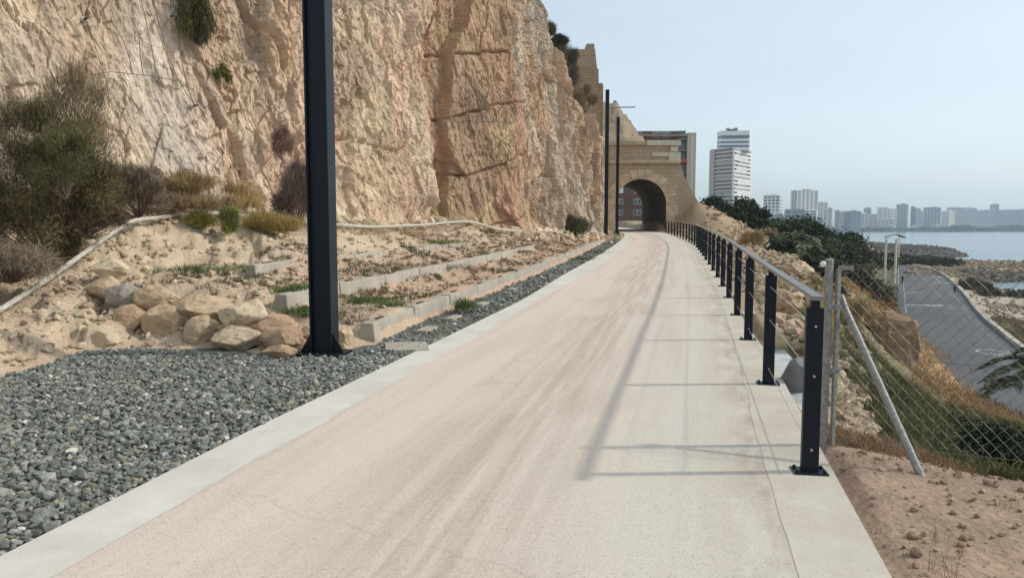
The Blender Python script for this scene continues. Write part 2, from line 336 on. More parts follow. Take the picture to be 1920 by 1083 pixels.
def H(x, y, noise=True):
    x = np.atleast_1d(np.asarray(x, float)); y = np.atleast_1d(np.asarray(y, float)); Z = np.empty(len(x))
    for i in range(0, len(x), 20000):
        P = np.stack([x[i:i + 20000], y[i:i + 20000]], 1)
        z = _k(P, C_) @ RW[:NCT] + RW[NCT] + P @ RW[NCT + 1:] / 100
        plane = SLOPE * P[:, 1]; z = z - .055 * ((P[:, 0] < XRB(P[:, 1]) - .4) & (P[:, 1] > 9) & (P[:, 1] < 44))
        g = polysd(P, GPOLY); c = polysd(P, COR)
        side = P[:, 0] < XL0(P[:, 1])
        wd = np.where(side, np.where(P[:, 1] > 9.3, 0.10, 0.55), 0.12)
        w = sstep(0, 1, -g / wd) * np.where(c > 0, 0, 1); w2 = sstep(0, 1, -c / 0.12)
        N3 = np.stack([P[:, 0], P[:, 1], np.zeros(len(P))], 1)
        if noise:
            far = sstep(60, 300, P[:, 1])
            rough = np.where(side, 0.05, 0.10) + 0.22 * sstep(0, 2.0, -c) * (~side) * (P[:, 1] > 6) * (1 - far) + far * 0.5
            rough = np.where(~side & (P[:, 1] < 6.2), 0.085, rough)
            rough = np.where(side & (P[:, 0] < XRB(P[:, 1]) - O3(P[:, 1])) | side & (P[:, 1] < 11), 0.10 + .22 * sstep(-.28, -.50, P[:, 0] / np.maximum(P[:, 1], 1)), rough)
            fq = np.where(P[:, 1] > 90, 0.12, 1.0)[:, None]
            z = z + np.where(side, .20, .05) * (rough > .13) * (np.minimum(facets(N3 * 2.3 + 5, 801, .8)[0], .3)) * (1 - far) + rough * (fbm(N3 * 1.3 * fq, 4, 5) * 0.9 + np.abs(fbm(N3 * 4.1 * fq, 3, 9)) * 0.5)
        z = np.where(side, lerp(plane - 0.035, z, w), lerp(plane - 0.05, z, w2))
        z = np.where((c > 0) & ~side, plane - 0.06, z)
        rd = polysd(P, np.vstack([rl, rr[::-1]])); 
        z = np.where(rd > -1.2, np.minimum(z, ROADZ - 0.08), z)
        z = np.where((rd <= -1.2) & (rd > -6), np.minimum(z, ROADZ - 0.08 + (-rd - 1.2) * 0.8), z)
        sd = polysd(P, MAIN); land = SEA + np.clip(sd * 0.45, -4, 60)
        n2 = fbm(N3 * 0.3, 3, 3) * 2.2 * sstep(8, -2, np.abs(sd)) if noise else 0
        z = np.minimum(z, land + n2 * (P[:, 1] > 80))
        fd = polysd(P, FARP); z = np.where(fd > -20, SEA + np.clip(fd * 0.03, -3, 4.5), z)
        Z[i:i + 20000] = z
    return Z
def h1(x, y): return float(H(x, y)[0])

# ---- ground sheet: a polar grid round the viewpoint out to the far shore
r = np.concatenate([3.0 * 1.0088 ** np.arange(0, 352)]); r = np.concatenate([r, r[-1] * 1.031 ** np.arange(1, 135)])
th = np.radians(np.concatenate([np.linspace(-66, -34, 60)[:-1], np.linspace(-34, 36, 500), np.linspace(36, 66, 40)[1:]]))
Rg, Tg = np.meshgrid(r, th, indexing='ij'); gx = (Rg * np.sin(Tg)).ravel(); gy = (Rg * np.cos(Tg) - 6).ravel()
gz = H(gx, gy)
nr, nt = Rg.shape; idx = np.arange(nr * nt).reshape(nr, nt)
F = np.stack([idx[:-1, :-1], idx[:-1, 1:], idx[1:, 1:], idx[1:, :-1]], -1).reshape(-1, 4)[:, ::-1]
P2 = np.stack([gx, gy], 1); N3 = np.stack([gx, gy, gz], 1)
side = gx < XL0(gy); o1 = XRB(gy) - gx
gc = np.zeros((len(gx), 3))
terr = np.array([.47, .325, .23]); bank = np.array([.50, .395, .28]); slope_c = np.array([.37, .285, .195]); dirt = np.array([.365, .265, .19]); sand = np.array([.40, .34, .26])
grassg = np.array([.095, .105, .045]); rockb = np.array([.30, .22, .14]); farc = np.array([.12, .13, .09]); scrub = np.array([.10, .10, .06]); dark = np.array([.06, .055, .05]); orange = np.array([.38, .25, .13])
nz = fbm(N3 * 0.7, 4, 21); nz2 = fbm(N3 * np.array([.15, .15, .4]), 4, 31)
gc[:] = slope_c
wl = sstep(-0.5, 1.5, (O3(gy) + 0.2) - o1 + nz * 1.5)
gc = np.where(side[:, None], lerp(bank, terr, np.where(gy > 11, wl, sstep(11.5, 9.5, gy) * 0.25)[:, None]), gc)
gc = np.where((~side & (gy < 6.0))[:, None], dirt, gc)
def dpix(x, y):   # how close ground is to some listed patch (world centre, radius)
    return 0
def patch(cx, cy, rad, colr, k=1.0, nn=0.5):
    global gc
    d = np.sqrt((gx - cx) ** 2 + (gy - cy) ** 2) / rad
    w = sstep(1.0, 0.6, d + nz * nn * 2)[:, None] * k; gc = lerp(gc, colr, w)
for (px, py, d, rad, c, k) in [(1760,840,9,2.4,grassg,.7),(1850,830,10,3.0,grassg,.7),(1680,790,9.5,1.3,grassg,.6),(1700,760,14,2.6,grassg,.6),(1780,790,16,3.5,grassg,.6),(1800,735,26,5,orange,.9),(1740,710,25,4,orange,.9),(1900,800,22,5,orange,.6)]:
    q = at(px, py, d); patch(q[0], q[1], rad, c, k)
sdm = polysd(P2, MAIN)
far = sstep(30, 45, gy)[:, None] * (gx > 9)[:, None]
gc = lerp(gc, lerp(scrub * .8, rockb * .8, sstep(0.0, 0.25, nz2)[:, None]), far * (gx > 17)[:, None] * 0.9)
emb = ((gx > 9) & (gy > 38) & (gy < 78) & (gx < 0.33 * gy + 2))[:, None]
gc = np.where(emb, np.array([.36, .27, .175]) * (1 + 0.35 * nz[:, None]), gc)
roadR = polysd(P2, [tuple(p) for p in rr] + [(900, 30), (900, 300), (120, 300)])
sd_l = polysd(P2, [tuple(p) for p in rl] + [(60, 200), (20, 60), (14, 26)])
gc = np.where(((gx > 22) & (gy > 48) & (gy < 200) & (roadR <= 0))[:, None], scrub * (1 + nz[:, None]), gc)
gc = np.where((roadR > 0)[:, None], lerp(sand, lerp(rockb * .75, np.array([.42, .32, .21]), sstep(-.12, .12, nz2 + fbm(N3 * .5, 4, 37) * .8)[:, None]), sstep(112, 125, gy)[:, None]), gc)
gc = np.where(((gy > 215) & (gx > 80) & (gy < 900))[:, None], lerp(rockb * 1.1, dark * 1.4, sstep(130, 142, gx + nz * 12)[:, None]), gc)
gc = np.where(((gy > 100) & (gz < SEA + 1.0 + nz2 * 2) & (gy < 900))[:, None], dark, gc)
gc = np.where((gy > 900)[:, None], farc * (1 + nz[:, None]), gc)
gc = np.clip(gc * (1 + 0.28 * nz[:, None] + 0.16 * fbm(N3 * 5, 3, 77)[:, None]), 0.01, 0.9)
g_ = N('ground_soil', 0.95, 0.15)
f1 = g_.noise(3.0, 8, rough=0.7); f2 = g_.noise(28.0, 5, rough=0.7); vv = g_.vor(22.0, g_.pos((1, 1, 1)))
k = g_.math('MULTIPLY', g_.rng(f1, .3, .7, .82, 1.18), g_.rng(f2, .3, .7, .80, 1.2))
cc_ = g_.n('ShaderNodeCombineColor'); [g_.set(cc_.inputs[i], k) for i in range(3)]
g_.color(g_.mix(1.0, g_.attr(), cc_.outputs[0], 'MULTIPLY'))
b1 = g_.bump(f1, 0.7, 0.06); b2 = g_.bump(vv, 0.45, 0.02, b1); g_.bump(f2, 0.6, 0.012, b2)
tag(npmesh('ground', N3, F, g_.m, col=gc, smooth=True), kind='structure')

# ---- the sea
w_ = N('sea_water', 0.18, 0.5)
vz = w_.pos((0.35, 1.0, 1.0)); wn = w_.noise(0.9, 6, vz, 0.7); wn2 = w_.noise(0.02, 4, w_.pos((0.4, 1.6, 1)), 0.6)
w_.color(w_.mix(w_.rng(wn2, .35, .65), (0.10, 0.16, 0.19), (0.16, 0.23, 0.26)))
w_.b.inputs['IOR'].default_value = 1.33; w_.bump(wn, 0.6, 0.25)
V = [(-500, 90, SEA), (3100, 40, SEA), (3100, 3200, SEA), (-500, 3200, SEA)]
tag(npmesh('sea', V, [[0, 1, 2, 3]], w_.m), kind='structure')

# ---- path: surfacing and two flush concrete bands
def strip(name, xa, xb, ya, yb, nx, m, h=0.0, skirt=(0, 0), wob=0.0, wseed=0, ext=0.0):
    ys = np.concatenate([np.arange(ya, min(30, yb), 0.125), np.arange(30, yb + .01, 0.5)]) if yb > 30 else np.arange(ya, yb, 0.125)
    A = xa(ys) - ext; B = xb(ys) + ext
    if wob:
        nb = fbm(np.stack([ys * 3.1, ys * 0, ys * 0], 1), 4, wseed) * wob
        if wseed % 2: A = A + nb
        else: B = B + nb
    t = np.linspace(0, 1, nx)
    X = A[:, None] * (1 - t) + B[:, None] * t; Y = np.repeat(ys[:, None], nx, 1); Z = SLOPE * Y + h
    U = np.stack([X - (A[:, None] + B[:, None]) / 2, Y], -1).reshape(-1, 2)
    V = np.stack([X, Y, Z], -1)
    if skirt != (0, 0):
        s0 = V[:, :1].copy(); s0[..., 2] -= skirt[0]; s1 = V[:, -1:].copy(); s1[..., 2] -= skirt[1]
        V = np.concatenate([s0, V, s1], 1); nx += 2
        U = np.concatenate([U.reshape(len(ys), -1, 2)[:, :1], U.reshape(len(ys), -1, 2), U.reshape(len(ys), -1, 2)[:, -1:]], 1).reshape(-1, 2)
    ix = np.arange(len(ys) * nx).reshape(len(ys), nx)
    F = np.stack([ix[:-1, :-1], ix[:-1, 1:], ix[1:, 1:], ix[1:, :-1]], -1).reshape(-1, 4)
    return tag(npmesh(name, V.reshape(-1, 3), F, m, uv=U), kind='structure')
p_ = N('path_surface', 0.92, 0.2)
uv = p_.n('ShaderNodeUVMap', uv_map='uv').outputs[0]
def uvm(sc):
    mp = p_.n('ShaderNodeMapping'); p_.set(mp.inputs[0], uv); mp.inputs['Scale'].default_value = sc; return mp.outputs[0]
sx = p_.n('ShaderNodeSeparateXYZ'); p_.set(sx.inputs[0], uv)
streak = p_.noise(1.0, 6, uvm((2.6, 0.16, 1)), 0.62, 0.4); streak2 = p_.noise(1.0, 6, uvm((9.0, 0.35, 1)), 0.6); blot = p_.noise(1.3, 5, uvm((1, 0.5, 1)), 0.6)
lat = p_.rng(p_.math('ADD', sx.outputs[0], p_.rng(blot, .3, .7, -.5, .5)), -0.2, 1.3)
base = p_.mix(lat, (0.65, 0.545, 0.46), (0.58, 0.545, 0.475))
# the worn wheel lines run along the middle of the path
wl1 = p_.math('ABSOLUTE', p_.math('ADD', sx.outputs[0], p_.rng(p_.noise(0.35, 3, uvm((0.01, 1, 1))), .3, .7, -.25, .45)))
band = p_.math('MULTIPLY', p_.rng(wl1, 0.1, 0.75, 1.0, 0.0), p_.rng(streak2, .38, .58, 0.1, 1.0))
c1 = p_.mix(p_.math('MULTIPLY', band, 0.78), base, (0.41, 0.315, 0.25))
c2 = p_.mix(p_.math('MULTIPLY', p_.rng(streak, .46, .62), 0.48), c1, (0.50, 0.415, 0.345))
c3 = p_.mix(p_.math('MULTIPLY', p_.rng(p_.noise(1.0, 5, uvm((7, 0.1, 1)), .6), .58, .7), 0.35), c2, (0.70, 0.62, 0.54))
grain = p_.noise(75.0, 3, rough=0.9); gr2 = p_.noise(28.0, 4, rough=0.8)
c4 = p_.mix(p_.rng(grain, .52, .68, 0, .60), c3, (0.20, 0.145, 0.11)); c5 = p_.mix(p_.rng(gr2, .60, .44, 0, .18), c4, (0.74, 0.66, 0.58))
# hairline cracks: far cell borders of a stretched pattern
ck = p_.n('ShaderNodeTexVoronoi', feature='DISTANCE_TO_EDGE'); 
wv = p_.n('ShaderNodeVectorMath', operation='ADD'); nv = p_.n('ShaderNodeTexNoise'); nv.inputs['Scale'].default_value = 3.0; nv.inputs['Detail'].default_value = 5
p_.set(nv.inputs['Vector'], uv); p_.set(wv.inputs[0], uvm((0.16, 0.42, 1))); sc_ = p_.n('ShaderNodeVectorMath', operation='SCALE'); p_.set(sc_.inputs[0], nv.outputs['Color']); sc_.inputs['Scale'].default_value = 0.10
p_.set(wv.inputs[1], sc_.outputs[0]); p_.set(ck.inputs['Vector'], wv.outputs[0]); ck.inputs['Scale'].default_value = 0.6
c6 = p_.mix(p_.rng(ck.outputs['Distance'], 0.0012, 0.0022, .16, 0), c5, (0.30, 0.24, 0.19))
edge_ = p_.math('MULTIPLY', p_.rng(sx.outputs[0], 1.30, 1.62), p_.rng(p_.noise(1.0, 5, uvm((5, 1.5, 1)), .7), .42, .60)); c7 = p_.mix(p_.math('MULTIPLY', edge_, .7), c6, (.36, .26, .20)); p_.color(c7); p_.bump(grain, 0.5, 0.006)
k_ = N('kerb_concrete', 0.88, 0.25)
kn = k_.noise(2.2, 7, rough=0.65); kf = k_.noise(60, 3); kst = k_.noise(5.0, 5, k_.pos((1, .3, 1)), .7)
kc = k_.mix(k_.rng(kn, .32, .68), (0.54, 0.505, 0.445), (0.655, 0.625, 0.565)); kc = k_.mix(k_.rng(kf, .6, .75, 0, .3), kc, (0.33, 0.31, 0.28))
kc = k_.mix(k_.rng(kst, .60, .72, 0, .35), kc, (0.46, 0.38, 0.31))
k_.color(kc); k_.bump(kf, 0.4, 0.004)
k2_ = N('right_kerb_concrete', 0.9, 0.22); q1 = k2_.noise(1.6, 7, rough=.7); q2 = k2_.noise(70, 3); q3 = k2_.noise(3.5, 6, rough=.75)
kc2 = k2_.mix(k2_.rng(q1, .35, .65), (.47,.42,.345), (.58,.535,.455)); kc2 = k2_.mix(k2_.rng(q2, .56, .72, 0, .45), kc2, (.30,.26,.21)); kc2 = k2_.mix(k2_.rng(q3, .58, .70, 0, .5), kc2, (.45,.34,.26))
k2_.color(kc2); k2_.bump(q2, .5, .004)
strip('path', XL1, XR1, -4, 110, 18, p_.m, 0.003, wob=0, ext=0.16)
strip('left_kerb_band', XL0, lambda y: XL1(y) + 0.0, -4, 70, 3, k_.m, 0.0052, (.12, .0), wob=0.05, wseed=4)
strip('right_kerb_band', XR1, XR0, -4, 70, 3, k2_.m, 0.0052, (.0, .25), wob=0.045, wseed=5)
gt_ = plain('drain_concrete', (0.40, 0.41, 0.40), 0.8, var=0.35, scale=2.5, bump=0.01)
strip('drain_channel', lambda y: XR0(y) + 0.02, lambda y: XR0(y) + 0.02 + 0.30 * sstep(5.6, 7.0, y), 5.6, 60, 4, gt_, -0.10, (.2, .2))

# ---- coast road below
a_ = N('road_asphalt', 0.75, 0.35); an = a_.noise(0.12, 5); af = a_.noise(6, 4)
a_.color(a_.mix(a_.rng(af, .3, .7, 0, .5), a_.mix(a_.rng(an, .3, .7), (0.070, 0.073, 0.078), (0.108, 0.111, 0.115)), (0.078, 0.080, 0.084)))
nk = 9; t = np.linspace(0, 1, nk); Vr = np.stack([rl[:, None, 0] * (1 - t) + rr[:, None, 0] * t, rl[:, None, 1] * (1 - t) + rr[:, None, 1] * t, np.full((90, nk), ROADZ)], -1)
ix = np.arange(90 * nk).reshape(90, nk); F = np.stack([ix[:-1, :-1], ix[:-1, 1:], ix[1:, 1:], ix[1:, :-1]], -1).reshape(-1, 4)
tag(npmesh('road', Vr.reshape(-1, 3), F, a_.m), kind='structure')
mk = plain('road_paint', (0.30, 0.31, 0.32), 0.6, var=0.45, scale=2)
MK = MB()
def rp(u, v): # road coordinates: u 0..89 along, v 0..1 across
    i = int(min(max(u, 0), 88)); f = u - i
    a = rl[i] * (1 - f) + rl[i + 1] * f; b = rr[i] * (1 - f) + rr[i + 1] * f; q = a * (1 - v) + b * v; return (q[0], q[1], ROADZ + 0.012)
def mband(u0, u1, v0, v1): MK.add([rp(u0, v0), rp(u0, v1), rp(u1, v1), rp(u1, v0)], [(0, 1, 2, 3)])
for u in np.arange(30, 70, 1.0): mband(u, u + 1.02, .10, .112)
for u in np.arange(2, 88, 1.6): mband(u, u + 0.9, .865, .875)
def ell(px, py, rx, ry, n=28, w=0.22):
    c = zp(px, py, ROADZ + 0.012)
    o = [(c[0] + rx * cos(2 * pi * i / n), c[1] + ry * sin(2 * pi * i / n), c[2]) for i in range(n)]
    q = [(c[0] + (rx - w) * cos(2 * pi * i / n), c[1] + (ry - w * 1.6) * sin(2 * pi * i / n), c[2]) for i in range(n)]
    MK.add(o + q, [(i, (i + 1) % n, n + (i + 1) % n, n + i) for i in range(n)])
ell(1866, 661, 1.15, 1.7)
for (px, py, w, l) in [(1713,548,2.6,.8),(1733,571.5,4.6,.8),(1752,573,2,.7),(1695,502.5,4.0,1.2),(1733,510,3,1.2),(1757,519.5,2.4,1.2),(1770,530.5,4.5,.9),(1893,663,1.6,.35),(1868,664,.25,1.3)]:
    c = zp(px, py, ROADZ + 0.014); MK.box((c[0], c[1], c[2] - 0.004), (w, l, 0.012))
tag(MK.build('road_markings', mk), kind='structure')
kb = MB()
for i in range(89):
    a, b = rr[i], rr[i + 1]; d = b - a; nrm = np.array([-d[1], d[0]]) / (np.linalg.norm(d) + 1e-9)
    if nrm @ (rr[i] - rl[i]) < 0: nrm = -nrm
    a2, b2 = a + nrm * 0.45, b + nrm * 0.45; zb, zt = ROADZ - 0.5, ROADZ + 0.32
    kb.add([(*a, zb), (*b, zb), (*b2, zb), (*a2, zb), (*a, zt), (*b, zt), (*b2, zt), (*a2, zt)], [(4,5,6,7),(0,1,5,4),(2,3,7,6)])
tag(kb.build('road_kerb', plain('pale_kerb', (0.40, 0.37, 0.31), 0.9, var=.2, scale=.8)), kind='structure')

# ---- the cliff
def dense(P, step):
    s = np.r_[0, np.cumsum(np.linalg.norm(np.diff(P, axis=0), axis=1))]; t = np.arange(0, s[-1], step)
    Q = np.stack([np.interp(t, s, P[:, k]) for k in (0, 1)], 1); kk = int(0.8 / step)
    for k in (0, 1): Q[:, k] = smooth(Q[:, k], kk)
    return Q, t
CQ, ct = dense(CL, 0.05)
dist = np.hypot(CQ[:, 0], CQ[:, 1]); wgt = 1 / np.maximum(dist, 7) * np.where(CQ[:, 1] < 9.5, 0.07, np.where(CQ[:, 1] > 60, .5, 1)); cw = np.r_[0, np.cumsum(wgt)][:-1]
NS, NT = 2100, 340
ss = np.interp(np.linspace(0, cw[-1], NS), cw, ct)
cx = np.interp(ss, ct, CQ[:, 0]); cy = np.interp(ss, ct, CQ[:, 1])
tx = np.gradient(smooth(cx, 45), ss); ty = np.gradient(smooth(cy, 45), ss); tl = np.hypot(tx, ty); nx_, ny_ = ty / tl, -tx / tl
CREST = [(-20,15),(20,15.5),(30,15.2),(36,14.0),(38,13.2),(40,12.4),(41.3,12.0),(42.2,11.5),(42.8,10.1),(45,9.8),(47,9.4),(49,9.1),(51,8.6),(54,8.6),(58,8.7),(70,9.2)]
crest = np.interp(cy, [c[0] for c in CREST], [c[1] for c in CREST]); foot = cfz(cy) - 0.8
tt = np.linspace(0, 1, NT); Zc = foot[:, None] + (crest - foot)[:, None] * tt
Xc = np.repeat(cx[:, None], NT, 1); Yc = np.repeat(cy[:, None], NT, 1); hh = Zc - (foot + 0.8)[:, None]
P = np.stack([Xc, Yc, Zc], -1).reshape(-1, 3)
yy = P[:, 1]
wob_ = np.stack([fbm(P * .35, 3, 50), fbm(P * .35, 3, 51), fbm(P * .35, 3, 52)], 1)
Pw = P + wob_ * 0.8
leftw = sstep(17.5, 15.5, yy + 0.10 * P[:, 2]); rightw = sstep(31.8, 34.0, yy + .6 * wob_[:, 0] * 4); brk_ = yy + 1.6 * wob_[:, 1] - .06 * (P[:, 2] - 6); midw = sstep(26.5, 26.9, brk_) * (1 - rightw)
big, e1, id1 = facets(Pw * np.array([.20, .20, .085]) + 7.3, 109, 0.55)
med, e2, id2 = facets(Pw * np.array([.70, .70, .26]) + 0.10 * P[:, [2, 0, 1]], 131, 0.8)
flu, e4, id4 = facets(Pw * np.array([.95, .95, .22]), 191, 0.8)
fr2, e6, id6 = facets((P + wob_ * .9) * np.array([1.05, 1.05, .62]) + .22 * P[:, [1, 2, 0]], 231, 1.0)
D = big * lerp(lerp(.62, .45, midw), 0.34, leftw) + med * lerp(lerp(lerp(.24, .16, midw), .10, leftw), .36, rightw) + flu * (0.42 * rightw + 0.09 * (1 - leftw) * (1 - midw) + .05 * leftw) + fr2 * lerp(lerp(.16, .10, midw), .07, leftw)
amp = lerp(1.0, 0.8, leftw)
D += 0.75 * sstep(26.75, 26.35, brk_) * sstep(19, 24, yy) + 0.45 * sstep(17.0, 16.6, yy + .10 * P[:, 2] + 1.4 * wob_[:, 0]) * sstep(10, 14, yy)
D -= amp * (0.16 * np.exp(-(e1 / .009) ** 2) + 0.03 * np.exp(-(e2 / .012) ** 2))
D -= 0.20 * midw * np.exp(-((np.abs(((P[:, 2] - 0.27 * (yy - 28) + wob_[:, 0] * .8) % 2.3) - 1.1)) / .05) ** 2)       # bedding joints in the recessed wall
NX = np.repeat(nx_[:, None], NT, 1).ravel(); NY = np.repeat(ny_[:, None], NT, 1).ravel()
Dg = D.reshape(NS, NT); ker_ = np.hanning(11); ker_ /= ker_.sum(); Dp = np.pad(Dg, ((5, 5), (0, 0)), mode='edge'); D = sum(ker_[i] * Dp[i:i + NS] for i in range(11)).ravel()      # no risers steeper than the grid can carry
P1 = P + np.stack([NX * D, NY * D, 0 * D], 1)          # fine relief is laid on the already displaced face
sml, e3, id3 = facets((P1 + wob_ * .5) * np.array([1.9, 1.9, 1.1]), 171, 0.9)
tiny, e5, _ = facets(P1 * np.array([5.2, 5.2, 3.6]), 211, 0.9)
D += sml * lerp(lerp(lerp(.10, .06, midw), .06, leftw), .13, rightw) + tiny * lerp(lerp(.065, .035, midw), .04, leftw) - .008 * np.exp(-(e3 / .04) ** 2)
lin_ = np.stack([P1[:, 0] * 2.6, (P1[:, 1] + .38 * P1[:, 2]) * 2.6, P1[:, 2] * .55], 1); hk = fbm(lin_, 6, 63, .62); hk2 = -np.abs(fbm(lin_ * 1.7 + 4, 4, 64)) 
D += hk * lerp(.26, .19, leftw) * (1 - .5 * midw) + hk2 * .22 + fbm(P1 * 2.2, 5, 61) * 0.07 + fbm(P1 * np.array([9, 9, 6]), 3, 62) * 0.055
lean = np.interp(yy, [5, 16, 27, 34, 45, 60], [.10, .12, .11, .05, .05, .03])
hr = hh.ravel(); D = D * np.clip(hr / 1.2 + 0.35, 0.25, 1) + 0.5 * np.exp(-np.maximum(hr, 0) / .6) * (0.4 + med) - lean * np.maximum(hr, 0)
top = tt[None, :].repeat(NS, 0).ravel(); D -= 0.4 * sstep(0.95, 1.0, top) ** 2
cap_ = lerp(5.0, .12, sstep(46, 50, yy)); D = np.minimum(D, cap_ - .03 * np.maximum(hr, 0) * sstep(46, 50, yy) + .25 * (med + .5))
NX = np.repeat(nx_[:, None], NT, 1).ravel(); NY = np.repeat(ny_[:, None], NT, 1).ravel()
fl = P + np.stack([NX * D, NY * D, sml * 0.06], 1)
#SIL
# colour of the rock, with shade put in on the recessed wall
cream = np.array([.56, .45, .335]); pale = np.array([.59, .515, .43]); pink = np.array([.46, .325, .24]); brown = np.array([.335, .235, .16]); red = np.array([.37, .20, .15]); ochre = np.array([.44, .34, .20]); grey = np.array([.33, .275, .215])
n1 = fbm(P * np.array([.30, .30, .16]), 4, 300); n2 = fbm(P * np.array([.55, .55, .3]), 4, 310); n3_ = fbm(P * 1.4, 4, 320)
c = np.tile(cream, (len(P), 1))
c = lerp(c, pale, (leftw * sstep(-.08, .08, n1))[:, None] * .9)
c = lerp(c, np.array([.34, .28, .215]), (leftw * sstep(.66, .74, id2 + n3_ * .2) * sstep(2, 4, P[:, 2]))[:, None] * .55)
mid1 = (1 - leftw) * sstep(28.5, 26.5, yy)
c = lerp(c, pink, (mid1 * sstep(-.15, .01, n1 + .35 * (id2 - .5)))[:, None] * .8)
c = lerp(c, ochre, (mid1 * sstep(.07, .14, n2) )[:, None] * .3)
n5 = fbm(P * np.array([.22, .22, .12]) + 9, 5, 333)
c = lerp(c, np.array([.385, .285, .20]), (sstep(.06, .13, n5) * (1 - rightw))[:, None] * .55)
c = lerp(c, np.array([.36, .31, .265]), (leftw * sstep(.10, .16, fbm(P * .45 + 3, 5, 344)))[:, None] * .6)
c = lerp(c, lerp(brown * .98, ochre * .85, sstep(-.05, .1, n2)[:, None]), (midw)[:, None])  # brown recessed wall, darkened further to carry its shade
c = lerp(c, red, (midw * sstep(.02, .15, n1 + n2 * .5))[:, None] * .5)
c = lerp(c, lerp(brown * 1.15, grey * 1.15, sstep(-.05, .08, n1)[:, None]), rightw[:, None])
c = lerp(c, cream, (rightw * sstep(.08, .18, n2))[:, None] * .5)
c = lerp(c, brown * .8, (sstep(.12, .22, n3_))[:, None] * .30)
c = np.array([1.16, 1.15, 1.14]) * c * (1 + 0.30 * (id3 - .5) + .22 * (id2 - .5) + 0.3 * n3_)[:, None]
V = fl.reshape(NS, NT, 3)
# the slope behind the crest
NB = 26; back = []
for j in range(1, NB):
    q = V[:, -1].copy(); u = (j / NB) ** 1.3 * 14
    q[:, 0] -= nx_ * u; q[:, 1] -= ny_ * u
    q[:, 2] += 0.32 * u + fbm(np.stack([q[:, 0], q[:, 1], q[:, 2]], 1) * .8, 4, 400) * min(1.5, u)
    back.append(q)
V = np.concatenate([V, np.stack(back, 1)], 1)
Cc = np.concatenate([c.reshape(NS, NT, 3), np.repeat(c.reshape(NS, NT, 3)[:, -1:], NB - 1, 1)], 1)
ix = np.arange(NS * V.shape[1]).reshape(NS, -1); F = np.stack([ix[:-1, :-1], ix[:-1, 1:], ix[1:, 1:], ix[1:, :-1]], -1).reshape(-1, 4)[:, ::-1]
r_ = N('cliff_rock', 0.95, 0.15)
ra = r_.noise(0.9, 8, rough=.68); rb = r_.noise(9.0, 7, rough=.72); rc = r_.noise(3.0, 6, r_.pos((1.6, 1.6, .35)), .7)
kk = r_.math('MULTIPLY', r_.rng(rb, .3, .7, .78, 1.2), r_.rng(rc, .3, .7, .86, 1.14))
q_ = r_.n('ShaderNodeCombineColor'); [r_.set(q_.inputs[i], kk) for i in range(3)]
rcol = r_.mix(1.0, r_.attr(), q_.outputs[0], 'MULTIPLY'); rcol = r_.mix(r_.rng(ra, .58, .70, 0, .35), rcol, (.25, .16, .105))
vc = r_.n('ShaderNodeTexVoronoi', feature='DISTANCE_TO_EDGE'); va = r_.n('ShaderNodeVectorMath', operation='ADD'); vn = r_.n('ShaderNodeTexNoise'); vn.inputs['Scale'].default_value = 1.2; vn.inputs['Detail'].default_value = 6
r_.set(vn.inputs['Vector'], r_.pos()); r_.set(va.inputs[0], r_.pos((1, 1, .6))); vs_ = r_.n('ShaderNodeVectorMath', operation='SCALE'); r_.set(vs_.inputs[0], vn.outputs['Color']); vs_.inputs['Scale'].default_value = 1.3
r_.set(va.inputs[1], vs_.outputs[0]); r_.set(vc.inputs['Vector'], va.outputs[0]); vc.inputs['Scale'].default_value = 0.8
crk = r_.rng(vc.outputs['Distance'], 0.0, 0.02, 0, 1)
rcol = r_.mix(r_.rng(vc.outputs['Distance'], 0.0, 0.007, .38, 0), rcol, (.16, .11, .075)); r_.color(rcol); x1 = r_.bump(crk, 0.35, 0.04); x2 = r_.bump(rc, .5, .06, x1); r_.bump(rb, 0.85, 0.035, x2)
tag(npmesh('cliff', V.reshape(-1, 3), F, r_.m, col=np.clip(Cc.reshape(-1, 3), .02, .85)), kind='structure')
CV = V                                       # kept for laying plants and cables against the face
def on_cliff(px, py):                        # nearest face vertex to a pixel
    a = CV[:, :NT].reshape(-1, 3); f = a[:, 1] * cos(PITCH) - (a[:, 2] - EYE) * sin(PITCH); u = a[:, 1] * sin(PITCH) + (a[:, 2] - EYE) * cos(PITCH)
    X = 960 + FPX * a[:, 0] / np.maximum(f, .1); Y = 541.5 - FPX * u / np.maximum(f, .1)
    d = (X - px) ** 2 + (Y - py) ** 2 + np.where(f < 2, 1e9, 0); c = np.where(d < 30, f * 20, 1e5 + d); return a[int(np.argmin(c))]
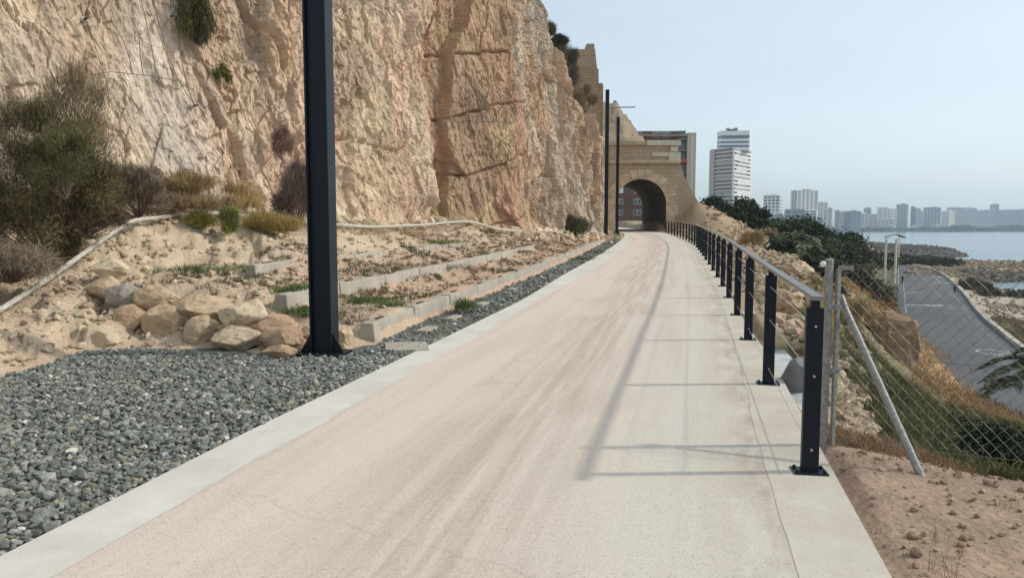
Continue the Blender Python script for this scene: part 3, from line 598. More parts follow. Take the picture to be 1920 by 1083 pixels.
# ================================================================ BUILT STRUCTURES
def masonry(name, c1, c2, bw, bh, mortar=(.25,.19,.13), var=0.3, msize=0.012, off=0.5):
    n = N(name, 0.93, 0.15); g = n.n('ShaderNodeNewGeometry'); s = n.n('ShaderNodeSeparateXYZ'); n.set(s.inputs[0], g.outputs['Position'])
    cb = n.n('ShaderNodeCombineXYZ'); n.set(cb.inputs[0], n.math('ADD', s.outputs[0], s.outputs[1])); n.set(cb.inputs[1], s.outputs[2])
    b = n.n('ShaderNodeTexBrick'); n.set(b.inputs['Vector'], cb.outputs[0]); b.inputs['Scale'].default_value = 1.0
    b.inputs['Color1'].default_value = (*c1, 1); b.inputs['Color2'].default_value = (*c2, 1); b.inputs['Mortar'].default_value = (*mortar, 1)
    b.inputs['Mortar Size'].default_value = msize; b.inputs['Brick Width'].default_value = bw; b.inputs['Row Height'].default_value = bh; b.offset = off
    st = n.noise(0.8, 6, n.pos((1, 1, .5)), .65); f = n.noise(9, 5)
    c = n.mix(n.rng(st, .40, .68, 0, .55), b.outputs['Color'], tuple(x * .55 for x in c1)); c = n.mix(n.rng(f, .35, .7, 0, var), c, tuple(min(1, x * 1.35) for x in c1))
    n.color(c); n.bump(n.math('SUBTRACT', f, b.outputs['Fac']), .6, .03); return n.m
M['ash'] = masonry('ashlar_stone', (.46,.355,.245), (.39,.30,.20), .75, .36, msize=.016)
M['ash_big'] = masonry('large_ashlar', (.40,.30,.20), (.34,.25,.17), 1.5, .85, (.16,.11,.08), .25, .02)
M['rubble_wall'] = masonry('rubble_masonry', (.39,.29,.19), (.30,.215,.14), .42, .22, (.17,.12,.08), .3, .02)
M['pale_stone'] = plain('new_pale_stone', (.56,.50,.40), .9, var=.12, scale=3, bump=.01)
M['vous'] = plain('arch_stone', (.52,.405,.275), .92, var=.28, scale=1.6, bump=.03)
M['dark_lining'] = masonry('tunnel_lining', (.10,.078,.06), (.075,.06,.048), .6, .3, (.05,.04,.03), .2)  # vault masonry, much darker than the front wall
PY = PORT_Y
def PX(px, d=PY): return (px - 960) * d / FPX
def PZ(py, d=PY): return at(960, py, d)[2]
ac, ar, az0 = PX(1200), 2.36, PZ(384); fl0 = SLOPE * PY - 0.35
portal = empty('tunnel_portal', (ac, PY, SLOPE * PY)); tag(portal, 'tan stone tunnel portal with a round arch at the end of the path', 'tunnel')
def sub(mb, name, mat, parent, bevel=0.0, smooth=False):   # build in world space under an empty that has a location
    o = mb.build(name, mat, parent, bevel, smooth); o.matrix_parent_inverse.translation = tuple(-parent.location[i] for i in range(3)); return o
NA = 28
inner = [(ac - ar, fl0)] + [(ac - ar, az0 - 1.2)] + [(ac + ar * cos(pi - pi * i / NA), az0 + ar * sin(pi * i / NA)) for i in range(NA + 1)] + [(ac + ar, az0 - 1.2), (ac + ar, fl0)]
top = PZ(305)
ol = [(PX(1118), fl0), (PX(1118), top), (PX(1272), top), (PX(1279), PZ(328)), (PX(1291), PZ(352)), (PX(1305), PZ(376)), (PX(1322), PZ(402)), (PX(1345), fl0 + 0.2)]
def reloop(P, n):
    P = np.array(P); s = np.r_[0, np.cumsum(np.linalg.norm(np.diff(P, axis=0), axis=1))]; t = np.linspace(0, s[-1], n); return [(np.interp(q, s, P[:, 0]), np.interp(q, s, P[:, 1])) for q in t]
n = len(inner); fr = [(0, 0)] * n
ang = lambda p: math.atan2(p[1] - az0 + 1.0, p[0] - ac)
outer = []
D_ = reloop(ol, 800)
for k_i, q in enumerate(inner):           # outward ray to the outline
    if k_i == 0: outer.append(ol[0]); continue
    if k_i == n - 1: outer.append(ol[-1]); continue
    a = math.atan2(q[1] - (az0 - 1.6), q[0] - ac)
    outer.append(min(D_, key=lambda p: abs(math.atan2(p[1] - (az0 - 1.6), p[0] - ac) - a)))
mb = MB(); vs = [(x, PY, z) for x, z in inner] + [(x, PY, z) for x, z in outer] + [(x, PY + 1.2, z) for x, z in outer]
fs = [(i, i + 1, n + i + 1, n + i) for i in range(n - 1)] + [(n + i, n + i + 1, 2 * n + i + 1, 2 * n + i) for i in range(n - 1)]
mb.add(vs, fs); sub(mb, 'front_wall', M['ash'], portal)
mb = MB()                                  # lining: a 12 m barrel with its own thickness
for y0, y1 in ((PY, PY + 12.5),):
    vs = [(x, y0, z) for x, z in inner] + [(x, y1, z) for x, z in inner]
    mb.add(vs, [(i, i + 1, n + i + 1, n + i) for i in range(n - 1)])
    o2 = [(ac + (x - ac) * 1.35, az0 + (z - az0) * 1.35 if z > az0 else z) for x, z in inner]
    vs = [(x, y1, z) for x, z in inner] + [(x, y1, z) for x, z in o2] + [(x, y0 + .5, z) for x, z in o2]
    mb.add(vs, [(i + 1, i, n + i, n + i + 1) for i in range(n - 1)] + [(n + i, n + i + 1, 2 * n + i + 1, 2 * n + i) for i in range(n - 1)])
sub(mb, 'barrel_vault', M['dark_lining'], portal)
for i in range(13):                        # voussoirs
    a0, a1 = pi * (i + .03) / 13, pi * (i + .97) / 13; ro = 3.22 + (0.10 if i % 2 else 0)
    pts = [(ac + rr_ * cos(a), az0 + rr_ * sin(a)) for rr_, a in ((ar + .002, a0), (ro, a0), (ro, (a0 + a1) / 2), (ro, a1), (ar + .002, a1), (ar + .002, (a0 + a1) / 2))]
    sub(MB().prism(pts, PY - 0.07, PY + 0.06), 'voussoir', M['vous'], portal, .015)
for sx_ in (-1, 1):
    for j, (z0, z1) in enumerate(((fl0, fl0 + 1.0), (fl0 + 1.02, fl0 + 1.7), (fl0 + 1.72, az0 - .02))):
        w = 0.85 + (0.25 if j % 2 == 0 else 0); c = ac + sx_ * (ar + w / 2)
        sub(MB().box((c, PY - .005, (z0 + z1) / 2), (w, .12, z1 - z0)), 'jamb_stone', M['vous'], portal, .02)
x0, x1 = PX(1112), PX(1271)
sub(MB().box(((x0 + x1) / 2, PY + .45, PZ(303.5)), (x1 - x0 + .12, 1.5, .20)), 'string_course', M['vous'], portal, .02)
de = MB()
for q in np.arange(x0, x1, .26): de.box((q, PY - .16, PZ(307.0)), (.13, .18, .13))
sub(de, 'dentil_course', M['vous'], portal)
sub(MB().box(((x0 + x1) / 2 - .1, PY + .6, (PZ(302) + PZ(273)) / 2), (x1 - x0 - .2, 1.3, PZ(273) - PZ(302))), 'parapet_wall', M['ash'], portal)
sub(MB().box(((x0 + PX(1208)) / 2, PY + .5, PZ(269)), (PX(1208) - x0, 1.55, .38)), 'coping', M['ash'], portal, .02)
sub(MB().box(((PX(1208) + PX(1271)) / 2 + .02, PY + .48, PZ(268.4)), (PX(1271) - PX(1208), 1.62, .46)), 'pale_coping', M['pale_stone'], portal, .02)
for (a, b, c, d) in ((1253,1267,273.8,284.6),(1219,1249,286,293.5),(1250,1272,285.5,302)):
    sub(MB().box(((PX(a) + PX(b)) / 2, PY + .42, (PZ(c) + PZ(d)) / 2), (PX(b) - PX(a), 1.2, PZ(c) - PZ(d))), 'pale_block', M['pale_stone'], portal, .015)
rl_ = MB()                                 # thin rail above the portal's left part
for q in np.linspace(PX(1160), PX(1188), 5): rl_.tube([(q, PY + .3, PZ(267)), (q, PY + .3, PZ(258))], .03, 5)
for zz in (259, 263): rl_.tube([(PX(1160), PY + .3, PZ(zz)), (PX(1188), PY + .3, PZ(zz))], .025, 5)
t = sub(rl_, 'roof_rail', M['galv'], portal)

# the stony slope rising behind the portal
xs = np.linspace(2, 27, 110); ys = np.linspace(PY + 1.0, 118, 110); XX, YY = np.meshgrid(xs, ys, indexing='ij')
zz = 14.6 - np.maximum(0, XX - 11.0) * 1.32 - np.maximum(0, 80 - YY) * .58 - np.maximum(0, YY - 100) * .5
zz = np.where((XX > 9.4) & (XX < 14.6) & (YY < PY + 12.4), np.maximum(zz, 6.9), zz)
zz = zz + (fbm(np.stack([XX.ravel(), YY.ravel(), zz.ravel()], 1) * .6, 5, 700) * 1.6 + facets(np.stack([XX.ravel(), YY.ravel(), zz.ravel()], 1) * .8, 720, .9)[0] * .5).reshape(XX.shape) * sstep(0, 3, YY - PY - 1.0)
hole = ((XX > ac - 3.2) & (YY > PY + 12.4)) | (XX > 15.2)
ixx = np.arange(XX.size).reshape(XX.shape); Fh = np.stack([ixx[:-1, :-1], ixx[1:, :-1], ixx[1:, 1:], ixx[:-1, 1:]], -1); Fh = Fh[~hole[:-1, :-1]].reshape(-1, 4)
cH = np.tile([.27,.215,.15], (XX.size, 1)) * (1 + .35 * fbm(np.stack([XX.ravel(), YY.ravel(), zz.ravel()], 1) * .5, 4, 710))[:, None]
hs = npmesh('hillside', np.stack([XX, YY, zz], -1).reshape(-1, 3), Fh, g_.m, col=cH, smooth=True); tag(hs, kind='structure')
rb_ = empty('hilltop_railing', at(1150, 222, 84)); tag(rb_, 'thin pale railing on the crest of the stony slope behind the portal', 'railing')
prr = [at(1141,213,86),at(1148,215,86),at(1154,220,86),at(1158,227,86)]
m1 = MB().tube([(p[0], p[1], p[2] + .35) for p in prr], .04, 6); sub(m1, 'top_bar', M['galv'], rb_)
for p in prr: sub(MB().tube([(p[0], p[1], p[2] + .4), (p[0], p[1], p[2] - 1.2)], .04, 6), 'post', M['galv'], rb_)

# old fortification on the cliff
fd = 57.5
fort = empty('fortification_wall', (PX(1090, fd), fd, 9)); tag(fort, 'ruined stone fortification wall with one raised merlon on top of the cliff', 'wall')
x0, x1 = PX(1045, fd), PX(1120, fd)
lo = MB().add([(x0, fd, 7), (x1 + .12, fd, 7), (x1 - .05, fd, PZ(129, fd)), (x0, fd, PZ(129, fd)), (x0, fd + 5, 7), (x1 + .12, fd + 5, 7), (x1 - .05, fd + 5, PZ(129, fd)), (x0, fd + 5, PZ(129, fd))], [(0,1,2,3),(5,4,7,6),(1,5,6,2),(4,0,3,7),(3,2,6,7)])
sub(lo, 'lower_wall', M['rubble_wall'], fort)
z0, z1 = PZ(128.8, fd), PZ(92, fd)
up = MB().add([(x0, fd + .08, z0), (PX(1116.5, fd), fd + .08, z0), (PX(1112.5, fd), fd + .08, z1), (x0, fd + .08, z1), (x0, fd + 4.8, z0), (PX(1116.5, fd), fd + 4.8, z0), (PX(1112.5, fd), fd + 4.8, z1), (x0, fd + 4.8, z1)], [(0,1,2,3),(5,4,7,6),(1,5,6,2),(4,0,3,7),(3,2,6,7)])
sub(up, 'upper_wall', M['ash_big'], fort)
xa, xb = PX(1096, fd), PX(1111.6, fd)
sub(MB().box(((xa + xb) / 2, fd + .75, (z1 + PZ(81.5, fd)) / 2), (xb - xa, 1.3, PZ(81.5, fd) - z1), tx=.93), 'merlon', M['ash_big'], fort, .03)
f2 = empty('wall_stub', (PX(1125, 64), 64, 9)); tag(f2, 'narrow broken wall stub just right of and behind the merlon wall', 'wall')
sub(MB().box((PX(1124.5, 64), 65.5, (PZ(158, 64) + 8) / 2), (.40, 3, PZ(158, 64) - 8), tx=.8), 'shaft', M['rubble_wall'], f2, .03)
sub(MB().box((PX(1124, 64), 65.5, PZ(157, 64)), (.30, 2.6, .2)), 'cap', M['ash_big'], f2, .03)

# ---------------------------------------------------------------- buildings
def glassm(name, c, r=.25): return plain(name, c, r, 0, .6, .25, .08)
M['glass'] = glassm('window_glass', (.07,.085,.10)); M['glass_b'] = glassm('bluish_glass', (.10,.15,.20))
M['brownbrick'] = masonry('brown_brick', (.17,.095,.07), (.14,.08,.06), .5, .2, (.12,.09,.07), .2)
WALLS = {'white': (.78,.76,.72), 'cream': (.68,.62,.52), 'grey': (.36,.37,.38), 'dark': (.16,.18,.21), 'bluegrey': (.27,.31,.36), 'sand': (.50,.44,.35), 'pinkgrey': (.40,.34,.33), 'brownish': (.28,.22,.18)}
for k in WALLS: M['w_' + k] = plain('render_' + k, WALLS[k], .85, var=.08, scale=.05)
bb = empty('apartment_block', (PX(1240, 190), 190, 0)); tag(bb, 'brown brick apartment block with pale stair tower, behind the portal and seen through its arch', 'building')
d = 190; x0, x1, zt = PX(1120, d), PX(1281, d), PZ(255, d)
sub(MB().box(((x0 + x1) / 2, d + 8, zt / 2 - 1), (x1 - x0, 16, zt + 2)), 'wall', M['brownbrick'], bb)
sub(MB().box(((x0 + x1) / 2, d + 7.4, zt + .05), (x1 - x0 + .8, 17, .5)), 'roof', M['w_brownish'], bb)
sub(MB().box((PX(1230, d), d + 6, zt + .9), (PX(1235, d) - PX(1150, d), 6, 1.4)), 'roof_storey', M['brownbrick'], bb)
sub(MB().box(((PX(1283, d) + PX(1299, d)) / 2, d + 5, zt / 2 - .6), (PX(1299, d) - PX(1283, d), 12, zt + 2.6)), 'stair_tower', M['w_sand'], bb)
sub(MB().box((PX(1291.5, d), d - 1.06, zt / 2), (.35, .12, zt)), 'pilaster', M['w_cream'], bb)
sub(MB().tube([(PX(1288, d), d + 5, zt), (PX(1288, d), d + 5, zt + 2.4)], .06, 5), 'antenna', M['galv'], bb)
for fl in range(9):
    z = .9 + fl * 2.8
    for k_, xx in enumerate((1160, 1193.5, 1228, 1245)):
        if PX(xx, d) + .9 > x1 - 2: continue
        w = MB().box((PX(xx, d), d - .03, z + 1.3), (1.9, .1, 1.35)); o = sub(w, 'window', M['w_white'], bb)
        for q in (-.47, .47):
            p_o = MB().box((PX(xx, d) + q, d - .09, z + 1.3), (.82, .06, 1.15)).build('pane', M['w_white'] if (fl * 7 + k_ * 3) % 5 == 1 else M['glass'], o)
            p_o.matrix_parent_inverse = bb.matrix_world.inverted() if False else o.matrix_parent_inverse.copy(); p_o.matrix_parent_inverse.identity()
    o = sub(MB().box((PX(1274, d), d - .05, z + 1.2), (1.9, .12, 2.2)), 'window', M['glass'], bb)
    sub(MB().box((PX(1274, d), d - .75, z + .05), (2.2, 1.4, .2)), 'balcony', M['w_brownish'], bb)
sub(MB().box((PX(1275.5, d), d - .9, PZ(302.5, d)), (1.5, 1.6, .9)), 'red_awning', plain('red_cloth', (.36,.07,.055), .8), bb)
pz = empty('low_garden_wall', (PX(1194, 112), 112, 1.7)); tag(pz, 'low tan stone planter wall beyond the far mouth of the tunnel', 'wall')
sub(MB().box((PX(1194, 112), 112.3, 1.9), (2.0, .6, .7)), 'wall', M['vous'], pz, .03)
sub(MB().box((PX(1194, 112), 112.3, 2.3), (2.1, .7, .1)), 'coping', M['pale_stone'], pz)
def planwall(poly, z0, z1): return MB().prism(poly, z0, z1, axis=2)
def inset(poly, k):
    c = np.mean(poly, 0); return [tuple(c + (np.array(p) - c) * k) for p in poly]
# tall tower
T = empty('tall_tower', (PX(1368, 545), 545, -4)); tag(T, 'tall white banded apartment tower with a set-back upper block, standing alone beyond the pines', 'building')
A, B, C_a = (PX(1329, 552), 552), (PX(1371, 534), 534), (PX(1405, 566), 566); Dn = (PX(1362, 584), 584)
lowp = [A, B, C_a, Dn]; zb, zt = -6, PZ(279, 545)
sub(planwall(inset(lowp, .93), zb, zt), 'core', M['glass'], T)
nf = 17
for i in range(nf + 1):
    z = zt - i * (zt - PZ(402, 545)) / nf
    sub(planwall(lowp, z - .34, z), 'floor_slab', M['w_white'], T)
    if i:
        bal = inset(lowp, .985); b2, c2 = bal[1], bal[2]
        k0 = random.uniform(0, .3); k1 = random.uniform(.65, 1)
        P0 = (b2[0] + (c2[0] - b2[0]) * k0, b2[1] + (c2[1] - b2[1]) * k0); P1 = (b2[0] + (c2[0] - b2[0]) * k1, b2[1] + (c2[1] - b2[1]) * k1)
        sub(planwall([b2, c2, (c2[0], c2[1] + .3), (b2[0], b2[1] + .3)], z, z + .95), 'balcony', M['w_white'], T)
        sub(planwall([P0, P1, (P1[0], P1[1] + .5), (P0[0], P0[1] + .5)], z + 1.2, z + (zt - PZ(402, 545)) / nf - .5), 'shutter_row', M['w_grey'] if i % 3 else M['w_white'], T)
        a2, b3 = inset(lowp, .965)[0], inset(lowp, .965)[1]
        j0 = (a2[0] + (b3[0] - a2[0]) * .18, a2[1] + (b3[1] - a2[1]) * .18)
        sub(planwall([j0, b3, (b3[0], b3[1] + .3), (j0[0], j0[1] + .3)], z, z + (1.1 if i % 4 else 2.0)), 'railing', M['w_pinkgrey'] if i % 3 else M['w_grey'], T)
a4, b4 = inset(lowp, 1.004)[0], inset(lowp, 1.004)[1]
jj = (a4[0] + (b4[0] - a4[0]) * .16, a4[1] + (b4[1] - a4[1]) * .16)
sub(planwall([a4, jj, (jj[0] + 1, jj[1] + 6), (a4[0] + 1, a4[1] + 8)], zb, zt + .2), 'side_wall', M['w_pinkgrey'], T)
sub(planwall([(b4[0] - .5, b4[1] - .2), (b4[0] + .5, b4[1] - .2), (b4[0] + .6, b4[1] + 1), (b4[0] - .5, b4[1] + 1)], zb, zt), 'corner_pier', M['w_white'], T)
upp = [(PX(1342, 552), 556), (PX(1346, 548), 549), (PX(1400, 545), 546), (PX(1404, 552), 556), (PX(1402, 566), 572), (PX(1345, 566), 572)]
zu = PZ(246, 550); sub(planwall(inset(upp, .95), zt, zu), 'upper_core', M['glass_b'], T)
for z0_, z1_ in ((277, 282.5), (269, 273), (261, 265.5), (246, 254.5)): sub(planwall(upp, PZ(z1_, 550), PZ(z0_, 550)), 'upper_band', M['w_white'], T)
rp_ = MB(); [rp_.box((PX(q, 552), 558, PZ(243, 552)), (w, 4, h)) for q, w, h in ((1363, 2, 3.2), (1369, 3, 1.6), (1377, 2, 3.6), (1371, 7, 1.2))]
sub(rp_, 'roof_plant', M['w_grey'], T); sub(MB().tube([(PX(1380, 552), 556, PZ(243, 552)), (PX(1380, 552), 556, PZ(236, 552))], .12, 5), 'antenna', M['galv'], T)

BI = [0]
def block(label, px0, px1, ytop, d, wall, band, nfl, ybot=427.0, deep=.8, rot=0.0, win='glass', cols=0, roof=None, z0=-8.0, pod=None):
    BI[0] += 1
    if rot == 0.0: rot = -(.30, .55, .42, .70, .22)[BI[0] % 5]
    w = (px1 - px0) * d / FPX; cx_ = PX((px0 + px1) / 2, d); zt = PZ(ytop, d); dp = w * deep
    e = empty('apartment_building', (cx_, d + dp / 2, z0)); e.rotation_euler.z = rot; tag(e, label, 'building', 'buildings across the bay')
    w2 = w / (abs(cos(rot)) + deep * abs(sin(rot))); dp = w2 * deep; h = zt - z0
    MB().box((0, 0, h / 2), (w2 * .95, dp * .95, h)).build('core', M[win], e)
    m = MB()
    for i in range(nfl + 1): m.box((0, 0, h - .3 - i * (h - 3) / nfl), (w2, dp, (h / nfl) * .36 + .2))
    m.build('floor_bands', M['w_' + band], e)
    m = MB(); k = max(2, cols or int(w2 / 7))
    for i in range(k + 1): m.box((-w2 / 2 + w2 * i / k, -dp / 2 + .15, h / 2), (w2 * .045 + .5, .5, h - .4))
    for i in range(3): m.box((w2 / 2 - .1, -dp / 2 + dp * i / 2, h / 2), (.5, .9, h - .4)); m.box((-w2 / 2 + .1, -dp / 2 + dp * i / 2, h / 2), (.5, .9, h - .4))
    m.build('pier_grid', M['w_' + wall], e)
    m = MB(); m.box((w2 * .1, 0, h + 1.0), (w2 * .35, dp * .4, 2.4)); m.build('roof_storey', M['w_' + (roof or wall)], e)
    if pod == 'masts':
        for q in (-.35, -.18, .05, .3): MB().tube([(w2 * q, 0, h), (w2 * q, 0, h + 6)], .5, 6).build('roof_mast', M['w_white'], e)
    return e
bl = block
bl('pale ribbed tower with four short masts on its roof, left of the widest white slab', 1433, 1469, 366, 1000, 'white', 'white', 11, pod='masts', win='glass', cols=4)
bl('low grey podium building at the foot of the masted tower', 1434, 1462, 401, 985, 'grey', 'white', 5, win='glass_b')
bl('small dark cube-like block at the right foot of the masted tower', 1456, 1470, 403, 970, 'bluegrey', 'dark', 3, win='glass_b')
bl('widest and tallest white slab tower of the far shore', 1485, 1532, 357, 1150, 'white', 'white', 19, rot=.25, deep=.45, roof='dark')
bl('blue glass office building in front of the widest white slab', 1473, 1512, 393, 1000, 'bluegrey', 'bluegrey', 5, win='glass_b')
bl('lower white wing touching the right side of the widest slab', 1508, 1536, 394, 1120, 'white', 'white', 8)
bl('white stepped block directly right of the widest slab', 1532, 1549, 379, 1250, 'white', 'white', 14, rot=.2)
bl('second white stepped block, a little lower, right of the widest slab', 1547, 1562, 390, 1300, 'cream', 'white', 11)
bl('narrow grey block between the stepped white blocks and the dark glass block', 1564, 1572, 395, 1500, 'grey', 'grey', 8)
bl('pale block with a cube on its roof left of the dark glass block', 1571, 1588, 397, 1550, 'pinkgrey', 'white', 8)
bl('dark blue-grey glass block, darkest of the far shore', 1588, 1612, 396, 1500, 'dark', 'dark', 12, win='glass_b', rot=.2)
bl('pale block with a flat grey cube above it right of the darkest block', 1613, 1628, 400, 1700, 'white', 'white', 8)
bl('grey tower peeping over the pale blocks right of the darkest block', 1619, 1633, 390, 1850, 'grey', 'bluegrey', 10)
bl('small cream block left of the terraced white complex', 1629, 1644, 402, 1700, 'cream', 'cream', 6)
bl('left tower of the terraced white complex, with a pointed roof box', 1645, 1664, 389, 1750, 'white', 'white', 12, rot=-.3)
bl('right tower of the terraced white complex, sloping toward the water', 1662, 1679, 391, 1780, 'white', 'white', 11, rot=.3)
bl('low white podium of the terraced complex at the waterline', 1640, 1681, 411, 1700, 'cream', 'white', 4)
bl('grey square tower with a dark lid, tallest right of the terraced complex', 1682, 1704, 383, 1800, 'bluegrey', 'grey', 14, roof='dark')
bl('slim dark tower right of the grey square tower', 1706, 1713, 388, 1820, 'dark', 'dark', 12)
bl('slim pale tower touching the slim dark one', 1712, 1724, 391, 1880, 'pinkgrey', 'white', 11)
bl('mid-height banded grey block in front of the slim pale tower', 1718, 1735, 397, 1780, 'bluegrey', 'white', 9)
bl('wide grey slab with a straight roof, left of the cream corner block', 1734, 1767, 389, 1850, 'grey', 'bluegrey', 12, roof='grey')
bl('cream corner block with a bright right face', 1768, 1791, 396, 1750, 'cream', 'cream', 9, rot=.5, win='w_sand')
bl('long stepped grey terrace behind the cream corner block', 1779, 1805, 389, 1950, 'pinkgrey', 'white', 10)
bl('pale grey block right of the long stepped terrace', 1803, 1829, 390, 1950, 'grey', 'white', 11, rot=-.2)
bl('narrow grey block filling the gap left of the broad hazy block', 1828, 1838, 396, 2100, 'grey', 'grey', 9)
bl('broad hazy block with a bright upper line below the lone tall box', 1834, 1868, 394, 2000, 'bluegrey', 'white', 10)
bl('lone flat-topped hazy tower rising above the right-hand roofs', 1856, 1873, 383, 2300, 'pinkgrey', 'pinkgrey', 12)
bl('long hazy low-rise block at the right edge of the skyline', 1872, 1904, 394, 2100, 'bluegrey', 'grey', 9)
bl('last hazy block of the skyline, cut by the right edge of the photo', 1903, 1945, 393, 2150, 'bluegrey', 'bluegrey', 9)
bl('small white beach house with arches under the grey slab', 1748, 1766, 421.5, 1680, 'white', 'white', 2, deep=.5)
bl('small white pavilion at the water below the banded grey block', 1704, 1717, 424, 1660, 'white', 'white', 2, deep=.6)
bl('white boathouse at the foot of the terraced complex', 1664, 1676, 423, 1650, 'white', 'white', 2, deep=.5)

# ================================================================ VEGETATION
def leaves(c, n, size, rnd=0.0):          # n random quads at points c
    n = len(c); rs = np.random.RandomState(int(abs(c.sum() * 7)) % 99991)
    a = rs.normal(size=(n, 3)); a /= np.linalg.norm(a, axis=1)[:, None]; b = rs.normal(size=(n, 3)); b -= (a * b).sum(1)[:, None] * a; b /= np.linalg.norm(b, axis=1)[:, None]
    s = size * rs.uniform(.5, 1.3, (n, 1)); V = np.stack([c - a * s, c + b * s * .45, c + a * s, c - b * s * .45], 1).reshape(-1, 3)
    return V, np.arange(n * 4).reshape(n, 4)
def blades(P, Dv, L, w, droop=.25, seed=1):
    n = len(P); rs = np.random.RandomState(seed); Dv = Dv / (np.linalg.norm(Dv, axis=1)[:, None] + 1e-9); L = np.asarray(L).reshape(-1, 1) * np.ones((n, 1))
    sd = np.cross(Dv, rs.normal(size=(n, 3))); sd /= np.linalg.norm(sd, axis=1)[:, None] + 1e-9; w = w * rs.uniform(.7, 1.3, (n, 1))
    m = P + Dv * L * .55; t = P + Dv * L; t[:, 2] -= (L[:, 0] * droop)
    V = np.stack([P - sd * w, P + sd * w, m + sd * w * .8, m - sd * w * .8, t + sd * w * .2, t - sd * w * .2], 1).reshape(-1, 3)
    b = np.arange(n)[:, None] * 6; return V, np.concatenate([b + [0, 1, 2, 3], b + [3, 2, 4, 5]])
def colmix(n, c1, c2, rs, k=4): 
    t = rs.uniform(0, 1, (n, 1)); c = lerp(np.array(c1), np.array(c2), t) * rs.uniform(.75, 1.25, (n, 1)); return np.repeat(c, k, 0)
def clumps(c, rad, n, nc, rs, spread=.22, low=-.6):
    cc = []
    while len(cc) < nc:
        v = rs.normal(size=3); v /= np.linalg.norm(v)
        if v[2] < low: continue
        cc.append(v * rs.uniform(.35, 1.0) ** .6)
    cc = np.array(cc); k = rs.randint(0, nc, n); sc = rs.uniform(.6, 1.25, nc)[k][:, None]
    return np.array(c) + (cc[k] + rs.normal(size=(n, 3)) * spread * sc) * np.array(rad), k
def trunkmb(base, top_, r0, lean=.3, seed=1, limbs=5, rad=1.0):
    rs = np.random.RandomState(seed); b = np.array(base); t = np.array(top_); m = MB(); mid = (b + t) / 2 + rs.normal(size=3) * np.array([lean, lean, 0])
    m.tube([b - [0, 0, .5], b * .5 + mid * .5, mid, t], [r0 * 1.15, r0 * .85, r0 * .65, r0 * .25], 8)
    for i in range(limbs):
        a = rs.uniform(0, 2 * pi); s = mid * .6 + t * .4 if i % 2 else mid; e = s + np.array([cos(a), sin(a), rs.uniform(.3, .9)]) * rad * .75
        m.tube([s, (s + e) / 2 + [0, 0, .1 * rad], e], [r0 * .42, r0 * .28, r0 * .1], 6)
    return m
def tree(name, label, cat, px, py, d, wpx, hpx, c1, c2, n=5000, nc=30, leaf=.16, seed=1, group=None, trunk=True, flat=1.0, spread=.2, ground=None):
    k = d / FPX; c = np.array(at(px, py, d)); rad = (wpx * k / 2, wpx * k / 2 * .9, hpx * k / 2 * flat); rs = np.random.RandomState(seed)
    gz_ = h1(c[0], c[1]) if ground is None else ground; gz_ = min(gz_, c[2] - rad[2] * .8)
    e = empty(name, (c[0], c[1], gz_)); tag(e, label, cat, group)
    pts, kk_ = clumps(c, rad, n, nc, rs, spread); V, F_ = leaves(pts, n, leaf)
    tone = rs.uniform(.7, 1.3, nc)[kk_]; col_ = colmix(n, c1, c2, rs) * np.repeat(tone, 4)[:, None]
    o = npmesh('crown', V - np.array(e.location), F_, M['leaf'], e, col=col_)
    if trunk:
        m = trunkmb((c[0], c[1], gz_), (c[0], c[1], c[2] + rad[2] * .3), max(.08, rad[0] * .06), .2 * rad[0], seed, 6, rad[0]); o = sub(m, 'trunk', M['bark'], e)
    return e
def shrub(name, label, cat, px, py, d, wpx, hpx, c1, c2, n=6000, nc=24, L=.12, w=.004, seed=1, group=None, up=.4, low=-.5, spread=.2, stems=14, stemcol=None, loc=None, out=1.0, hang=False, leafy=0.0, jit=.6):
    k = d / FPX; c = np.array(at(px, py, d)) if loc is None else np.array(loc); rad = np.array((wpx * k / 2, wpx * k / 2 * .8, hpx * k / 2)); rs = np.random.RandomState(seed)
    base = c + np.array([0, 0, rad[2] * (1 if hang else -1)]); e = empty(name, tuple(base)); tag(e, label, cat, group)
    nc_pts = []
    pts, kk_ = clumps(c, rad, n, nc, rs, spread, low)
    dv = (pts - base) * out / (rad.max() + 1e-6) + rs.normal(size=(n, 3)) * jit + np.array([0, 0, -up if hang else up])
    V, F_ = blades(pts, dv, L * rs.uniform(.5, 1.3, n), w, .15, seed); tone = rs.uniform(.65, 1.35, nc)[kk_]
    col_ = colmix(n, c1, c2, rs, 6) * np.repeat(tone, 6)[:, None]
    npmesh('foliage', V - base, F_, M['straw'] if leafy == 0 else M['leaf'], e, col=col_)
    if stems:
        m = MB()
        for i in range(stems):
            q = pts[rs.randint(0, n)]; mid = base * .5 + q * .5 + rs.normal(size=3) * rad * .12; m.tube([base, mid, q], [max(w * 3, .006), max(w * 2, .004), max(w, .002)], 5, False)
        sub(m, 'stems', M['bark'], e)
    return e
def tuft(name, label, cat, px, py, d, n, L, c1, c2, spread=.12, w=.003, seed=1, group=None, loc=None, droop=.3, fan=.6):
    p = np.array(at(px, py, d)) if loc is None else np.array(loc); rs = np.random.RandomState(seed)
    o_ = rs.normal(size=(n, 3)) * np.array([spread, spread, 0]) * .5; dv = np.array([0, 0, 1.0]) + rs.normal(size=(n, 3)) * fan * .5; dv[:, 2] = np.abs(dv[:, 2]) + .2
    V, F_ = blades(o_, dv, L * rs.uniform(.4, 1.1, n), w, droop, seed)
    o = npmesh(name, V, F_, M['straw'], None, col=colmix(n, c1, c2, rs, 6)); o.location = tuple(p); return tag(o, label, cat, group)
G1, G2 = (.035,.055,.022), (.075,.095,.040); DG1, DG2 = (.018,.030,.014), (.042,.058,.026); OL1, OL2 = (.10,.095,.045), (.17,.15,.075); BR1, BR2 = (.16,.11,.075), (.27,.20,.13)
